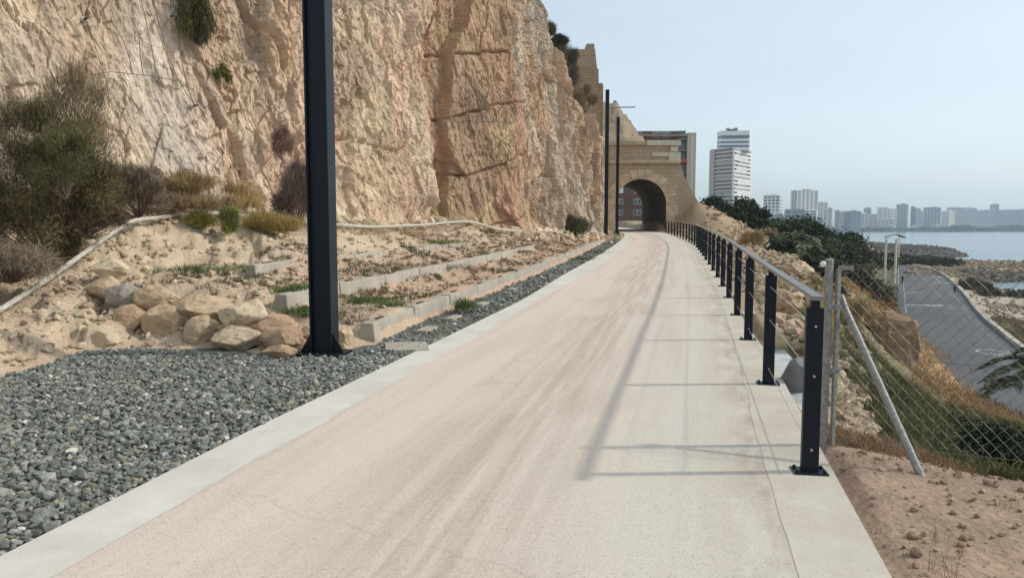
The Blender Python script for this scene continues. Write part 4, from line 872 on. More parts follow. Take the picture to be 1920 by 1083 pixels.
GR1, GR2 = (.17,.145,.115), (.28,.245,.19); YE1, YE2 = (.36,.27,.10), (.50,.39,.18); ST1, ST2 = (.46,.34,.18), (.58,.45,.26); PU1, PU2 = (.12,.08,.075), (.20,.14,.12)
pg = 'pines between the path and the road'
tree('pine_tree', 'dark ragged pine in front of the tall tower, against the portal slope', 'tree', 1336, 404, 80, 66, 58, DG1, DG2, 7000, 26, .20, 11, pg)
tree('pine_tree', 'round dark pine, largest crown right of the tall tower', 'tree', 1396, 408, 76, 74, 68, DG1, DG2, 9000, 30, .20, 12, pg)
tree('pine_tree', 'small dark pine at the right foot of the largest round pine', 'tree', 1424, 425, 80, 34, 36, DG1, G1, 3000, 14, .18, 13, pg)
tree('leafy_tree', 'broad green tree behind the palm, under the widest white slab', 'tree', 1488, 432, 96, 104, 52, DG1, G2, 11000, 36, .22, 14, pg)
tree('pine_tree', 'dark spreading pine right of the palm, its crown ending at the sea', 'tree', 1565, 458, 92, 88, 50, DG1, DG2, 9000, 30, .20, 15, pg)
tree('pine_tree', 'dark pine crown just behind the palm fronds on the right', 'tree', 1532, 446, 85, 46, 46, DG1, DG2, 4500, 18, .18, 16, pg)
bg_ = 'scrub on the slope above the road'
for i, (lab, px, py, d, w, h, c1, c2, n) in enumerate([
  ('grey-brown dry scrub between the pines and the palm', 1440, 455, 70, 42, 34, GR1, BR2, 4000),
  ('dark green bush at the base of the palm, left side', 1470, 478, 46, 50, 44, DG1, G1, 5000),
  ('dark bush below the palm on its right, above the rubble', 1540, 492, 50, 70, 40, DG1, G2, 6000),
  ('grey-green bush mass upper left of the mesh fence', 1585, 488, 62, 80, 44, (.05,.06,.04), (.10,.10,.07), 7000),
  ('flat dark scrub carpet between the palm and the dark spreading pine', 1520, 462, 74, 110, 26, DG1, G2, 8000),
  ('low green scrub beside the concrete lamp frame', 1640, 492, 105, 80, 26, G1, OL2, 5000),
  ('wide dark brown-green bush seen through the upper left of the mesh', 1600, 535, 44, 104, 62, (.05,.045,.03), (.11,.09,.055), 12000),
  ('brown-green bush that spills onto the left edge of the road', 1628, 566, 52, 76, 50, (.07,.06,.035), (.14,.11,.06), 9000),
  ('dark bush directly behind the white ball cap of the fence post', 1532, 520, 30, 62, 70, DG1, (.07,.065,.04), 6000),
  ('reddish dry bush between the dark bush and the rock stump', 1625, 590, 34, 80, 46, (.14,.075,.05), (.22,.13,.08), 6000),
  ('dark green bush behind the near railing post', 1555, 575, 24, 60, 62, DG1, G2, 6000),
  ('dark bush at the bottom right corner behind the mesh', 1890, 850, 8.2, 150, 90, DG1, G1, 9000),
  ('dark shrub just left of the bottom right corner bush', 1800, 822, 10, 110, 60, DG1, G2, 7000)]):
    tree('bush', lab, 'bush', px, py, d, w, h, c1, c2, n, 26, max(.03, .0026 * d), 40 + i, bg_, trunk=False, spread=.24, flat=1.1)
sg = 'shore shrubs beyond the road'
for i, (lab, px, py, d, w, h) in enumerate([
  ('dark shrub right of the walker in grey, by the kerb', 1830, 545, 118, 56, 34), ('shrub on the sand right of the kerb shrub, nearer the water', 1855, 556, 112, 44, 24), ('dark shrub at the right edge above the beach', 1905, 558, 112, 44, 22),
  ('low dark hedge mound where the road bends away', 1712, 488, 190, 60, 12), ('dark round mound of scrub right of the road bend', 1772, 494, 185, 46, 16), ('small scrub mound between the hedge mound and the round mound', 1740, 488, 195, 30, 12),
  ('green scrub left of the road bend, behind the lamp frame', 1668, 484, 170, 52, 14), ('dark scrub ball at the root of the breakwater', 1620, 468, 230, 18, 12)]):
    tree('bush', lab, 'bush', px, py, d, w, h, (.035,.04,.025), (.09,.085,.05), 5000, 20, .004 * d * .6, 70 + i, sg, trunk=False, spread=.26)
# far treeline at the city's foot
rs = np.random.RandomState(5); n = 9000; X_ = rs.uniform(430, 1500, n); Y_ = np.full(n, 0.0); sx_ = X_
fc = []
for q in range(160):
    pxx = rs.uniform(1430, 1960); dd_ = rs.uniform(1580, 1700); c0 = at(pxx, 426, dd_); fc.append((c0[0], c0[1], -8.5, rs.uniform(8, 26), rs.uniform(3, 9) + (5 if 1790 < pxx < 1830 or pxx > 1870 or 1540 < pxx < 1562 else 0)))
V_all = []
for (x, y, z, r0, hh_) in fc:
    p_ = rs.normal(size=(90, 3)); p_ /= np.linalg.norm(p_, axis=1)[:, None]; p_[:, 2] = np.abs(p_[:, 2]); V_all.append(np.array([x, y, z]) + p_ * np.array([r0, r0, hh_]) * rs.uniform(.7, 1, (90, 1)))
pp = np.concatenate(V_all); V_, F_ = leaves(pp, len(pp), 3.2)
tag(npmesh('far_wood', V_, F_, M['leaf'], None, col=colmix(len(pp), (.03,.045,.03), (.07,.09,.06), rs)), kind='stuff')

def palm(label, c, R, nf, seed, trunk_h, col1, col2, fm=None):
    rs = np.random.RandomState(seed); c = np.array(c); e = empty('palm_tree', (c[0], c[1], c[2] - trunk_h)); tag(e, label, 'palm')
    m = MB(); zs = np.linspace(-trunk_h - .4, 0, 14)
    m.tube([(c[0], c[1], c[2] + z) for z in zs], [R * (.11 + .02 * (i % 2)) for i in range(14)], 10); sub(m, 'trunk', M['bark'], e)
    for f in range(nf):
        a = 2 * pi * f / nf * 2.4 + rs.uniform(-.2, .2); el = rs.uniform(.05, 1.35); Lf = R * rs.uniform(.8, 1.1)
        t = np.linspace(0, 1, 22); hx = Lf * t * cos(el) ; z = Lf * (t * sin(el) - .62 * t ** 2.1)
        rach = np.stack([c[0] + hx * cos(a), c[1] + hx * sin(a), c[2] + z], 1)
        mb = MB().tube(list(rach[::3]), [R * .012] * 7 + [R * .004], 5, False) if len(rach[::3]) == 8 else MB().tube(list(rach[::3]), R * .01, 5, False)
        tn = np.gradient(rach, axis=0); tn /= np.linalg.norm(tn, axis=1)[:, None]; sd = np.array([-sin(a), cos(a), 0]); P_, D_2, L_ = [], [], []
        for i in range(3, 22):
            for s_ in (-1, 1):
                for q in (0, .5):
                    P_.append(rach[i] * (1 - q * .0) - tn[i] * q * Lf / 22); D_2.append(tn[i] * .75 + sd * s_ * .8 + np.array([0, 0, .25 - .1 * rs.rand()])); L_.append(Lf * .24 * (1 - .6 * abs(t[i] - .45)) * rs.uniform(.85, 1.1))
        V2, F2 = blades(np.array(P_), np.array(D_2), np.array(L_), R * .012, .25, seed + f)
        mb.add(V2, [tuple(x) for x in F2]); o = sub(mb, 'frond', fm or M['palm'], e)
    return e
pm = N('palm_leaf', .55, .4); pm.color(pm.mix(pm.noise(3.0, 4), (.035,.055,.025), (.10,.12,.06))); M['palm'] = pm.m
pm = N('palm_leaf_grey', .55, .4); pm.color(pm.mix(pm.noise(3.0, 4), (.09,.12,.06), (.20,.23,.13))); M['palm_l'] = pm.m
palm('date palm with arching grey-green fronds in front of the broad green tree', at(1489, 462, 47), 2.3, 34, 3, 2.0, 0, 0, M['palm_l'])
palm('palm at the right edge whose dark fronds reach over the road', at(1990, 712, 22), 2.6, 26, 7, 2.6, 0, 0)

# ---- left side shrubs
shrub('tamarisk_shrub', 'huge feathery brown-green shrub at the left edge against the cliff', 'shrub', 62, 338, 10.9, 262, 284, (.075,.07,.03), (.20,.16,.08), 70000, 44, .085, .0035, 101, up=.35, spread=.13, stems=26, leafy=1, jit=.9, low=-.95)
shrub('dry_shrub', 'sparse rust-brown twiggy shrub rising above the huge shrub on its right', 'shrub', 135, 230, 12.2, 120, 190, (.19,.145,.08), (.31,.24,.15), 8000, 26, .13, .003, 102, up=.7, spread=.22, stems=40)
shrub('green_shrub', 'fresher green shrub growing inside the right side of the huge shrub', 'shrub', 120, 310, 10.4, 110, 130, (.075,.078,.03), (.15,.14,.06), 9000, 16, .08, .003, 103, up=.4, spread=.16, leafy=1, jit=.8)
shrub('dry_shrub', 'low brown dead brushwood on the bank below the huge shrub', 'shrub', 20, 498, 9.3, 130, 66, BR1, (.31,.26,.19), 9000, 14, .14, .0026, 104, up=.15, spread=.24, stems=50, jit=1.0, out=.5)
shrub('dry_shrub', 'dark brown overhanging brushwood at the right foot of the huge shrub', 'shrub', 165, 408, 11, 104, 80, (.10,.07,.045), (.20,.15,.09), 12000, 22, .11, .003, 105, up=.2, spread=.2, stems=30)
shrub('dry_shrub', 'grey-brown rounded shrub at the cliff foot right of the huge shrub', 'shrub', 258, 365, 13.3, 90, 90, (.15,.115,.085), (.27,.21,.15), 14000, 20, .12, .003, 106, up=.7, spread=.2, stems=40)
shrub('dry_grass_clump', 'golden dry grass clump against the pale cliff left of the column', 'grass clump', 355, 358, 14.6, 75, 50, YE1, (.46,.35,.2), 6000, 12, .16, .003, 107, up=.9, spread=.25, stems=0)
shrub('dry_grass_clump', 'rust-brown dry grass clump below the golden one, above the pipe', 'grass clump', 345, 388, 14.2, 110, 36, BR1, ST1, 7000, 12, .14, .003, 108, up=.8, spread=.25, stems=0)
shrub('dry_grass_clump', 'straw grass clump at the cliff foot halfway to the column', 'grass clump', 447, 378, 15.5, 66, 48, (.40,.28,.13), ST2, 6000, 12, .16, .003, 109, up=.9, spread=.25, stems=0)
shrub('yellow_shrub', 'yellow-green tufted plant on the bank, left one of the pair below the pipe', 'shrub', 382, 420, 14, 44, 28, (.24,.22,.06), (.38,.34,.10), 5000, 10, .12, .003, 110, up=.9, spread=.25, stems=0)
shrub('yellow_shrub', 'greener tufted plant on the bank, right one of the pair below the pipe', 'shrub', 432, 426, 13.8, 34, 44, (.17,.20,.06), (.33,.32,.10), 6000, 10, .14, .003, 111, up=.9, spread=.25, stems=0)
shrub('yellow_shrub', 'wide yellow-brown grass mound left of the steel column', 'shrub', 515, 424, 14.8, 80, 36, (.30,.22,.08), (.46,.36,.14), 10000, 16, .16, .003, 112, up=.9, spread=.25, stems=0)
shrub('dry_shrub', 'purple-brown leafless shrub at the cliff foot behind the steel column', 'shrub', 552, 372, 16.2, 74, 120, PU1, (.25,.18,.15), 16000, 24, .15, .0028, 113, up=.7, spread=.2, stems=50)
shrub('dry_shrub', 'small tangled brown shrub clinging to the cliff left of the column', 'shrub', 0, 0, 17.5, 34, 58, (.17,.105,.08), (.28,.19,.14), 4000, 12, .12, .003, 114, loc=tuple(on_cliff(532, 268) + np.array([.12, -.15, 0])), hang=True, spread=.22, stems=16)
shrub('hanging_shrub', 'dark green leafy shrub hanging down the cliff at the top of the photo', 'shrub', 0, 0, 15.0, 56, 130, (.06,.06,.02), (.14,.12,.045), 9000, 26, .10, .006, 115, loc=tuple(on_cliff(362, 30) + np.array([.15, -.2, .1])), hang=True, up=.6, spread=.2, stems=40, leafy=1)
shrub('hanging_shrub', 'grey-brown woody tail below the hanging green shrub', 'shrub', 0, 0, 15.0, 40, 70, (.13,.105,.075), (.22,.18,.12), 4000, 12, .10, .003, 116, loc=tuple(on_cliff(378, 62) + np.array([.12, -.15, 0])), hang=True, spread=.22)
shrub('hanging_shrub', 'little bright green plant alone on the cliff below the hanging shrub', 'shrub', 0, 0, 15.0, 30, 46, (.07,.075,.015), (.15,.15,.04), 1400, 8, .06, .007, 117, loc=tuple(on_cliff(416, 147) + np.array([.12, -.15, 0])), hang=True, spread=.3, stems=4, leafy=1)
shrub('green_shrub', 'round green shrub on the cliff foot at the end of the pipe', 'shrub', 1073, 428, 40, 50, 46, (.09,.10,.05), (.18,.175,.09), 9000, 16, .22, .010, 118, up=.9, spread=.22, stems=20, leafy=1)
shrub('green_shrub', 'small yellow-green plant at the base of the farthest column', 'shrub', 1146, 446, 54, 16, 16, (.16,.17,.05), (.28,.27,.10), 1500, 8, .2, .01, 119, up=.9, stems=0)
shrub('ridge_shrub', 'big grey-brown bush against the fortification wall on the ridge', 'shrub', 1058, 128, 48, 44, 80, (.10,.08,.06), (.20,.165,.125), 18000, 26, .35, .010, 120, up=.6, spread=.2, stems=20)
shrub('ridge_shrub', 'dark green bush on the ridge left of the fortification wall', 'shrub', 1048, 84, 47, 28, 24, (.03,.035,.02), (.07,.07,.04), 6000, 12, .25, .012, 121, up=.6, stems=6, leafy=1)
shrub('ridge_shrub', 'olive brush on the cliff edge above the recessed wall', 'shrub', 1024, 60, 42, 26, 44, (.08,.075,.04), (.16,.14,.08), 6000, 14, .25, .010, 122, up=.5, stems=6)
shrub('ridge_shrub', 'brown dry brush at the foot of the fortification wall', 'shrub', 1096, 188, 51, 34, 48, (.20,.145,.09), (.32,.25,.16), 8000, 14, .3, .010, 123, up=.7, stems=6)
shrub('dry_grass_clump', 'tall straw grass clump behind the second railing post from the camera', 'grass clump', 1536, 640, 9.0, 50, 120, ST1, ST2, 6000, 14, .18, .0022, 124, up=1.1, spread=.25, stems=0)
shrub('dry_grass_clump', 'straw grass on top of the rubble bank below the pines', 'grass clump', 1412, 455, 33, 40, 44, (.30,.22,.13), ST2, 5000, 12, .3, .006, 125, up=1.0, spread=.25, stems=0)
shrub('dry_grass_clump', 'straw grass beside the brace clamp behind the mesh', 'grass clump', 1612, 595, 16, 50, 50, ST1, ST2, 4000, 10, .2, .004, 126, up=1.0, spread=.25, stems=0)
# ================================================================ SMALLER OBJECTS
def icos(sub_):
    import bmesh
    bm = bmesh.new(); bmesh.ops.create_icosphere(bm, subdivisions=sub_, radius=1.0); V = np.array([v.co[:] for v in bm.verts]); F = np.array([[v.index for v in f.verts] for f in bm.faces]); bm.free(); return V, F
IC = {k: icos(k) for k in (1, 2, 3, 4)}
def rockshape(sub_, seed, cuts=12, lo=.62, hi=.92, noise=.05, nf=2.0):
    rs = np.random.RandomState(seed); V, F = IC[sub_]; V = V.copy()
    for _ in range(cuts):
        n = rs.normal(size=3); n /= np.linalg.norm(n); d = rs.uniform(lo, hi); s = V @ n; V -= np.maximum(0, s - d)[:, None] * n * .96
    if noise: V = V * (1 + fbm(V * nf + seed * 3.7, 4, seed)[:, None] * noise * 2) 
    m = np.abs(V).max(0); return V / m, F
# ---- gravel bed: every stone an angular solid
rs = np.random.RandomState(8)
def scatter(n_, xlo, xhi, ylo, yhi, test):
    x = rs.uniform(xlo, xhi, n_); y = rs.uniform(ylo, yhi, n_); k = test(x, y); return x[k], y[k]
def inG(x, y): return polysd(np.stack([x, y], 1), GPOLY) > 0.015
gx1, gy1 = scatter(80000, -8.5, 0, 1.8, 9.4, inG); gx2, gy2 = scatter(90000, -3, 9.5, 9.0, 50, lambda x, y: inG(x, y) & (rs.rand(len(x)) < np.clip(16 / y, .25, 1)))
gx_, gy_ = np.r_[gx1, gx2], np.r_[gy1, gy2]; vis = np.abs(gx_ / np.maximum(gy_, .1)) < .86; gx_, gy_ = gx_[vis], gy_[vis]; n = len(gx_)
size = np.clip(rs.lognormal(math.log(.0178), .36, n), .009, .048) * np.where(gy_ > 12, 1.5, 1)
tmpl = [rockshape(1, 500 + i, 9, .5, .85, .0)[0] * np.array([1, .8, .62]) for i in range(8)]; TF = IC[1][1]
def place_rocks(xs, ys, zs, size, tm, TF, rs, flat=.5):
    n = len(xs); k = rs.randint(0, len(tm), n); T_ = np.stack(tm)[k]
    a = rs.uniform(0, 2 * pi, n); b = rs.normal(size=n) * flat; c = rs.normal(size=n) * flat
    def R(ax, t):
        m = np.zeros((n, 3, 3)); i, j = [(1, 2), (2, 0), (0, 1)][ax]; m[:, ax, ax] = 1; m[:, i, i] = np.cos(t); m[:, j, j] = np.cos(t); m[:, i, j] = -np.sin(t); m[:, j, i] = np.sin(t); return m
    Q = R(2, a) @ R(0, b) @ R(1, c); V = np.einsum('nij,nvj->nvi', Q, T_) * size[:, None, None] + np.stack([xs, ys, zs], 1)[:, None]
    return V.reshape(-1, 3), (TF[None] + (np.arange(n) * T_.shape[1])[:, None, None]).reshape(-1, 3), T_.shape[1]
gz_ = SLOPE * gy_ - .030 + size * .45 + rs.uniform(0, .022, n)
V, F, nv_ = place_rocks(gx_, gy_, gz_, size, tmpl, TF, rs, .55)
g0 = np.array([.13,.138,.122]); g1 = np.array([.31,.31,.275]); t_ = rs.rand(n, 1); gcx = lerp(g0, g1, t_ ** 1.5) * rs.uniform(.8, 1.2, (n, 1))
odd = rs.rand(n); gcx[odd < .05] = np.array([.30,.27,.19]); gcx[odd < .018] = np.array([.58,.55,.47]); gcx[(odd > .93)] = np.array([.17,.18,.125])
st = N('gravel_stone', .82, .3); sf = st.noise(30, 5); kq = st.rng(sf, .3, .7, .75, 1.25); cq = st.n('ShaderNodeCombineColor'); [st.set(cq.inputs[i], kq) for i in range(3)]
st.color(st.mix(1.0, st.attr(), cq.outputs[0], 'MULTIPLY')); st.bump(sf, .5, .004)
tag(npmesh('gravel', V, F, st.m, col=np.repeat(gcx, nv_, 0)), kind='stuff')
gb = N('gravel_dust', .95, .1); gb.color(gb.mix(gb.noise(25, 5), (.08,.08,.068), (.17,.165,.14)))
bedY = np.arange(1.2, 62, .25); 
# dark fines under the stones
def leftlim(y): 
    if y > 9.3: return min(XRB(y), XL0(y) - .3)
    g = np.array(sorted([tuple(p) for p in GB], key=lambda p: p[0])); xs_ = np.linspace(-8.8, XL0(y), 200); k = polysd(np.stack([xs_, np.full(200, y)], 1), GPOLY) > 0; return xs_[k][0] if k.any() else XL0(y) - .05
Lb = [leftlim(y) for y in bedY]; V = np.array([[(l, y, SLOPE * y - .020), (XL0(y) - .003, y, SLOPE * y - .020)] for l, y in zip(Lb, bedY)]).reshape(-1, 3); ix = np.arange(len(V)).reshape(-1, 2)
tag(npmesh('gravel_bed', V, np.stack([ix[:-1, 0], ix[:-1, 1], ix[1:, 1], ix[1:, 0]], -1), gb.m), kind='structure')

# ---- steel columns
def column(label, foot, h, rz, arm=None, w=.30):
    e = empty('steel_column', foot, rz); tag(e, label, 'column', 'dark steel columns beside the path')
    bf, hh_, t = .22, .235, .022
    MB().box((hh_ / 2, 0, h / 2), (t, bf, h)).build('flange', M['steel_dark'], e, .003); MB().box((-hh_ / 2, 0, h / 2), (t, bf, h)).build('flange', M['steel_dark'], e, .003)
    MB().box((0, -.055, h / 2), (hh_ - t - .004, .012, h - .004)).build('web', M['steel_dark'], e); MB().box((0, .055, h / 2), (hh_ - t - .004, .012, h - .006)).build('web', M['steel_dark'], e)
    MB().box((0, 0, .0), (.50, .42, .03)).build('base_plate', M['steel_dark'], e, .004)
    for s_ in (-1, 1):
        MB().prism([(s_ * (hh_ / 2 + .012), .015), (s_ * (hh_ / 2 + .14), .015), (s_ * (hh_ / 2 + .13), .04), (s_ * (hh_ / 2 + .012), .24)], -.075, -.060).build('gusset', M['steel_dark'], e)
    if arm:
        z = arm; a = MB().tube([(.14, 0, z), (.7, 0, z + .03)], .035, 8).tube([(.16, 0, z - .35), (.5, 0, z)], .015, 6).build('lamp_arm', M['galv'], e)
        MB().box((1.25, 0, z + .04), (1.15, .26, .045), ty=.8).build('lamp_head', plain('lamp_grey', (.22,.24,.25), .4, .4), e, .01)
    return e
f1_ = gp(609, 661); column('nearest dark steel column, standing by the dry-stone boulders', (f1_[0], f1_[1], f1_[2]), 9.7, -radians(9))
f2_ = gp(1136, 447); column('dark steel column with a flat lamp arm near the end of the cliff', f2_, 9.75, -radians(8), arm=8.55)
f3_ = gp(1156.5, 438); column('farthest dark steel column, just left of the arch', f3_, 9.65, -radians(6))

# ---- block rows (retaining kerbs)
cb_ = N('precast_concrete', .9, .2); cf = cb_.noise(3.0, 6, rough=.7); cv = cb_.noise(4.0, 5, cb_.pos((3, 3, .4)), .6)
cc1 = cb_.mix(cb_.rng(cf, .3, .7), (.32,.285,.23), (.46,.42,.355)); cb_.color(cb_.mix(cb_.rng(cv, .5, .68, 0, .5), cc1, (.30,.27,.22))); cb_.bump(cb_.noise(30, 4), .5, .006)
M['block'] = cb_.m
def kerb_block(p0, p1, h, label, group, sink=.12, hook=True):
    p0, p1 = np.array(p0), np.array(p1); d_ = p1 - p0; L = np.linalg.norm(d_[:2]); rz = math.atan2(d_[1], d_[0]); mid = (p0 + p1) / 2
    e = empty('kerb_block', (mid[0], mid[1], mid[2]), rz); e.rotation_euler.y = -math.atan2(d_[2], L) + random.uniform(-.012, .012); e.rotation_euler.x = random.uniform(-.03, .03); tag(e, label, 'concrete block', group)
    l2 = L / 2 - .012
    MB().add([(-l2, .0, -sink), (l2, 0, -sink), (l2, .30, -sink), (-l2, .30, -sink), (-l2, .035, h), (l2, .035, h), (l2, .20, h), (-l2, .20, h)], [(0,3,2,1),(4,5,6,7),(0,1,5,4),(1,2,6,5),(2,3,7,6),(3,0,4,7)]).build('body', M['block'], e, .015)
    if hook: MB().box((-l2 * .45, .12, h + .008), (.22, .045, .02)).build('lifting_bar', plain('rusty_iron', (.09,.06,.045), .8) if 'rust' not in M else M['rust'], e)
    return e
M['rust'] = plain('rusty_iron', (.09,.06,.045), .8)
ORD = ['first','second','third','fourth','fifth','sixth','seventh','eighth','ninth','tenth','eleventh','twelfth','thirteenth','fourteenth','fifteenth','sixteenth','seventeenth','eighteenth','nineteenth','twentieth','twenty-first','twenty-second','twenty-third','twenty-fourth']
def row(name, fx, y0, y1, L, h, zoff, grp):
    y = y0; i = 0
    while y < y1 and i < 24:
        ys = y; yn = y + L
        kerb_block((fx(ys), ys, SLOPE * ys + zoff), (fx(yn), yn, SLOPE * yn + zoff), h * (1 - .35 * sstep(30, 44, y)), '%s concrete block of the %s, counted from the near end' % (ORD[i], name), grp, sink=.2); y = yn + .01; i += 1
row('front row beside the gravel strip', lambda y: XRB(y) - .02, 9.15, 43, 1.62, .22, .0, 'front row of concrete kerb blocks')
row('middle row on the terrace', lambda y: XRB(y) - lerp(1.38, 1.2, (y - 9) / 16), 9.7, 26, 1.62, .22, .29, 'middle row of concrete kerb blocks')
row('back row on the terrace', lambda y: XRB(y) - O3(y) - .02, 12.4, 26, 1.62, .21, .53, 'back row of concrete kerb blocks')
for i, (px, py, w, h_) in enumerate([(762, 651, .50, .55), (800, 618, .5, .16), (850, 596, .5, .14), (905, 570, .5, .14), (962, 542, .5, .14)]):
    p = gp(px, py); s_ = MB().box((0, 0, 0), (w, h_, .05), 0).build('paving_slab', M['block'], None, .008); s_.location = (p[0], p[1], p[2] - .0); s_.rotation_euler = (.01, .01, radians(78) if i else .2)
    tag(s_, ['wide grey paving slab sunk in the gravel right of the nearest column', 'narrow slab at the foot of the second front block', 'narrow slab at the foot of the third front block', 'narrow slab at the foot of the fourth front block', 'narrow slab at the foot of the fifth front block'][i], 'slab', 'slabs in the gravel strip')

# ---- dry-stone boulders
def boulder(label, px, py, w, h, d, col, seed, group=None, name='boulder', sub_=4, depth=.8, cuts=11, rot=None, cat='boulder', sink=0, rough=.065, box=0):
    k = d / FPX; c = at(px, py - (3 if group == dg else 0), d); V, F = rockshape(sub_, seed, cuts, .60, .90, .055, 1.8); V = np.sign(V) * np.abs(V) ** (1 - box); V = V * (1 + rough * facets(V * 2.3 + seed, 77, .9)[0])[:, None]
    V = V * np.array([w * k / 2, w * k / 2 * depth, h * k / 2]) * (1.19 if group == dg else 1.12); n3 = fbm(V * 14 + seed, 4, seed + 1)[:, None]; V = V * (1 + n3 * .035)
    n4 = fbm(V * 5 + seed, 4, seed + 5)[:, None]
    cc = np.array(col) * (1 + .30 * n4 + .2 * n3); cc = lerp(cc, np.array([.42, .29, .17]), sstep(.05, .2, n4) * .4)
    o = npmesh(name, V, F, M['stone'], None, col=np.clip(cc, .02, .8)); o.location = c; return tag(o, label, cat, group)
TAN = (.48,.36,.235); PALE = (.55,.45,.315); GREY = (.31,.27,.23); RED = (.44,.30,.20)
dg = 'boulders of the dry-stone edge'
for i, (lab, px, py, w, h, d, c) in enumerate([
  ('palest flat boulder, highest at the left end of the stone edge', 204, 508, 58, 34, 10.3, PALE),
  ('slanted tan boulder directly under the palest flat one', 197, 545, 60, 44, 9.9, TAN),
  ('dark grey rough boulder in the upper row', 238, 561, 54, 46, 9.65, GREY),
  ('tan boulder in the upper row right of the dark grey one', 297, 563, 80, 46, 9.6, TAN),
  ('long tan boulder in the middle of the upper row', 387, 580, 108, 44, 9.3, TAN),
  ('big smooth pale boulder at the right of the upper row', 463, 590, 86, 54, 9.0, PALE),
  ('reddish tan boulder at the left of the lower row under the dark grey one', 246, 606, 64, 56, 9.35, RED),
  ('squarest tan boulder, second from the left in the lower row', 313, 608, 78, 60, 9.2, TAN),
  ('rounded boulder in the lower row under the long one', 384, 626, 66, 58, 8.95, TAN),
  ('wide flat boulder in the lower row under the smooth pale one', 450, 637, 93, 44, 8.75, PALE),
  ('reddish boulder wedged at the right behind the lower row', 516, 611, 76, 42, 8.95, RED),
  ('blocky reddish boulder at the right end of the lower row', 528, 634, 68, 46, 8.6, RED),
  ('low flat reddish stone lying in the gravel near the column', 525, 661, 55, 24, 8.1, RED),
  ('pale half-buried boulder at the foot of the left bank', 198, 636, 64, 36, 8.85, PALE),
  ('small pale stone right of the column base', 647, 634, 26, 32, 8.8, PALE),
  ('brown stone half hidden left of the column', 571, 628, 28, 26, 8.7, RED)]):
    boulder(lab, px, py, w, h, d, c, 900 + i, dg)
V_, F_l, c_l, off = [], [], [], 0
for i, (px, py, w, h, d) in enumerate([(324,578,22,10,9.2),(346,596,18,18,9.2),(360,604,20,14,9.0),(423,613,28,14,8.85),(565,642,16,16,8.6),(291,642,28,16,9.0),(330,640,22,12,9.0),(560,655,14,10,8.4),(404,612,16,10,9.0),(270,582,14,10,9.5),(480,623,16,10,8.8),(225,588,14,12,9.6)]):
    boulder('small filler stone in a gap of the dry-stone edge', px, py, w, h, d, (TAN, RED, PALE)[i % 3], 950 + i, 'small filler stones', 'filler_stone', 3, cat='stone')

# ---- loose rubble and clods
def rubble(n, region, smin, smax, col, seed, sk=1.8, name='rubble', sub_=1, sink=.2):
    rs = np.random.RandomState(seed); xs, ys = region(n, rs); n = len(xs); s_ = smin + (smax - smin) * rs.rand(n) ** sk; s_ = s_ * np.clip(ys / 14, 1, 2.5) ** .6
    zs = H(xs, ys) + s_ * (.45 - sink); tm = [rockshape(sub_, seed * 31 + i, 13, .36, .72, .05)[0] * np.array([1, .85, .68]) for i in range(7)]
    V, F, nv = place_rocks(xs, ys, zs, s_, tm, IC[sub_][1], rs, .5); cc = np.array(col) * rs.uniform(.65, 1.3, (n, 1)) * (1 + rs.normal(size=(n, 3)) * .04)
    return tag(npmesh(name, V, F, M['stone'], None, col=np.repeat(np.clip(cc, .02, .8), nv, 0)), kind='stuff')
def reg_right(n, rs):
    y = 6.5 + 34 * rs.rand(n) ** 1.3; x = XR0(y) + .45 + rs.rand(n) ** 1.2 * np.interp(y, [6, 9, 14, 20, 40], [.3, .9, 2.2, 3.4, 7]); k = x < XR0(y) + 9; return x[k], y[k]
rubble(11000, reg_right, .015, .13, (.37,.29,.20), 21, 3.4, 'rubble_bank', 2, .3)
def reg_emb(n, rs):
    y = rs.uniform(38, 68, n); x = XR0(y) + .5 + rs.rand(n) * 7; return x, y
rubble(1500, reg_emb, .03, .16, (.40,.30,.19), 22, 3.0, 'rubble_slope', 1)
def reg_left(n, rs):
    y = rs.uniform(7.5, 16, n); x = -rs.uniform(1.5, 9, n); k = (polysd(np.stack([x, y], 1), GPOLY) < -.15) & (x > XCL(y) + .3) & (x < XRB(y) - .2) & ((rs.rand(n) < .25) | (x < -.42 * y - .6)); return x[k], y[k]
rubble(9000, reg_left, .008, .085, (.50,.40,.28), 23, 3.0, 'bank_rubble', 1)
def reg_ter(n, rs):
    y = rs.uniform(9.5, 44, n); x = XRB(y) - .3 - rs.rand(n) * (O3(y) + 1.6); k = x > XCL(y) + .2; return x[k], y[k]
rubble(5000, reg_ter, .008, .05, (.48,.36,.26), 24, 3.0, 'terrace_pebbles', 1)
def reg_foot(n, rs):
    y = rs.uniform(13, 52, n); x = XCL(y) + .15 + rs.gamma(1.3, .35, n); return x, y
rubble(1500, reg_foot, .03, .22, (.50,.39,.27), 25, 3.2, 'cliff_talus', 1)
def reg_dirt(n, rs):
    y = rs.uniform(1.8, 5.1, n); x = XR0(y) + .05 + rs.rand(n) * 2.6; return x, y
rubble(1500, reg_dirt, .004, .026, (.36,.255,.18), 26, 3.0, 'dirt_crumbs', 1)
def reg_shore(n, rs):
    q = [zp(rs.uniform(1560, 1812), rs.uniform(463, 483), -9.0) for _ in range(n)]; w = [zp(rs.uniform(1800, 1990), rs.uniform(519, 527), -10.3) for _ in range(n // 2)]; a = np.array(q + w); return a[:, 0], a[:, 1]
rubble(2200, reg_shore, .12, .40, (.13,.11,.09), 27, 2.0, 'shore_rocks', 2)
def reg_head(n, rs):
    q = np.array([zp(rs.uniform(1700, 1990), rs.uniform(491, 519), -8.6) for _ in range(n)]); return q[:, 0], q[:, 1]
rubble(2600, reg_head, .10, .42, (.27,.205,.14), 28, 2.2, 'headland_stones', 1)
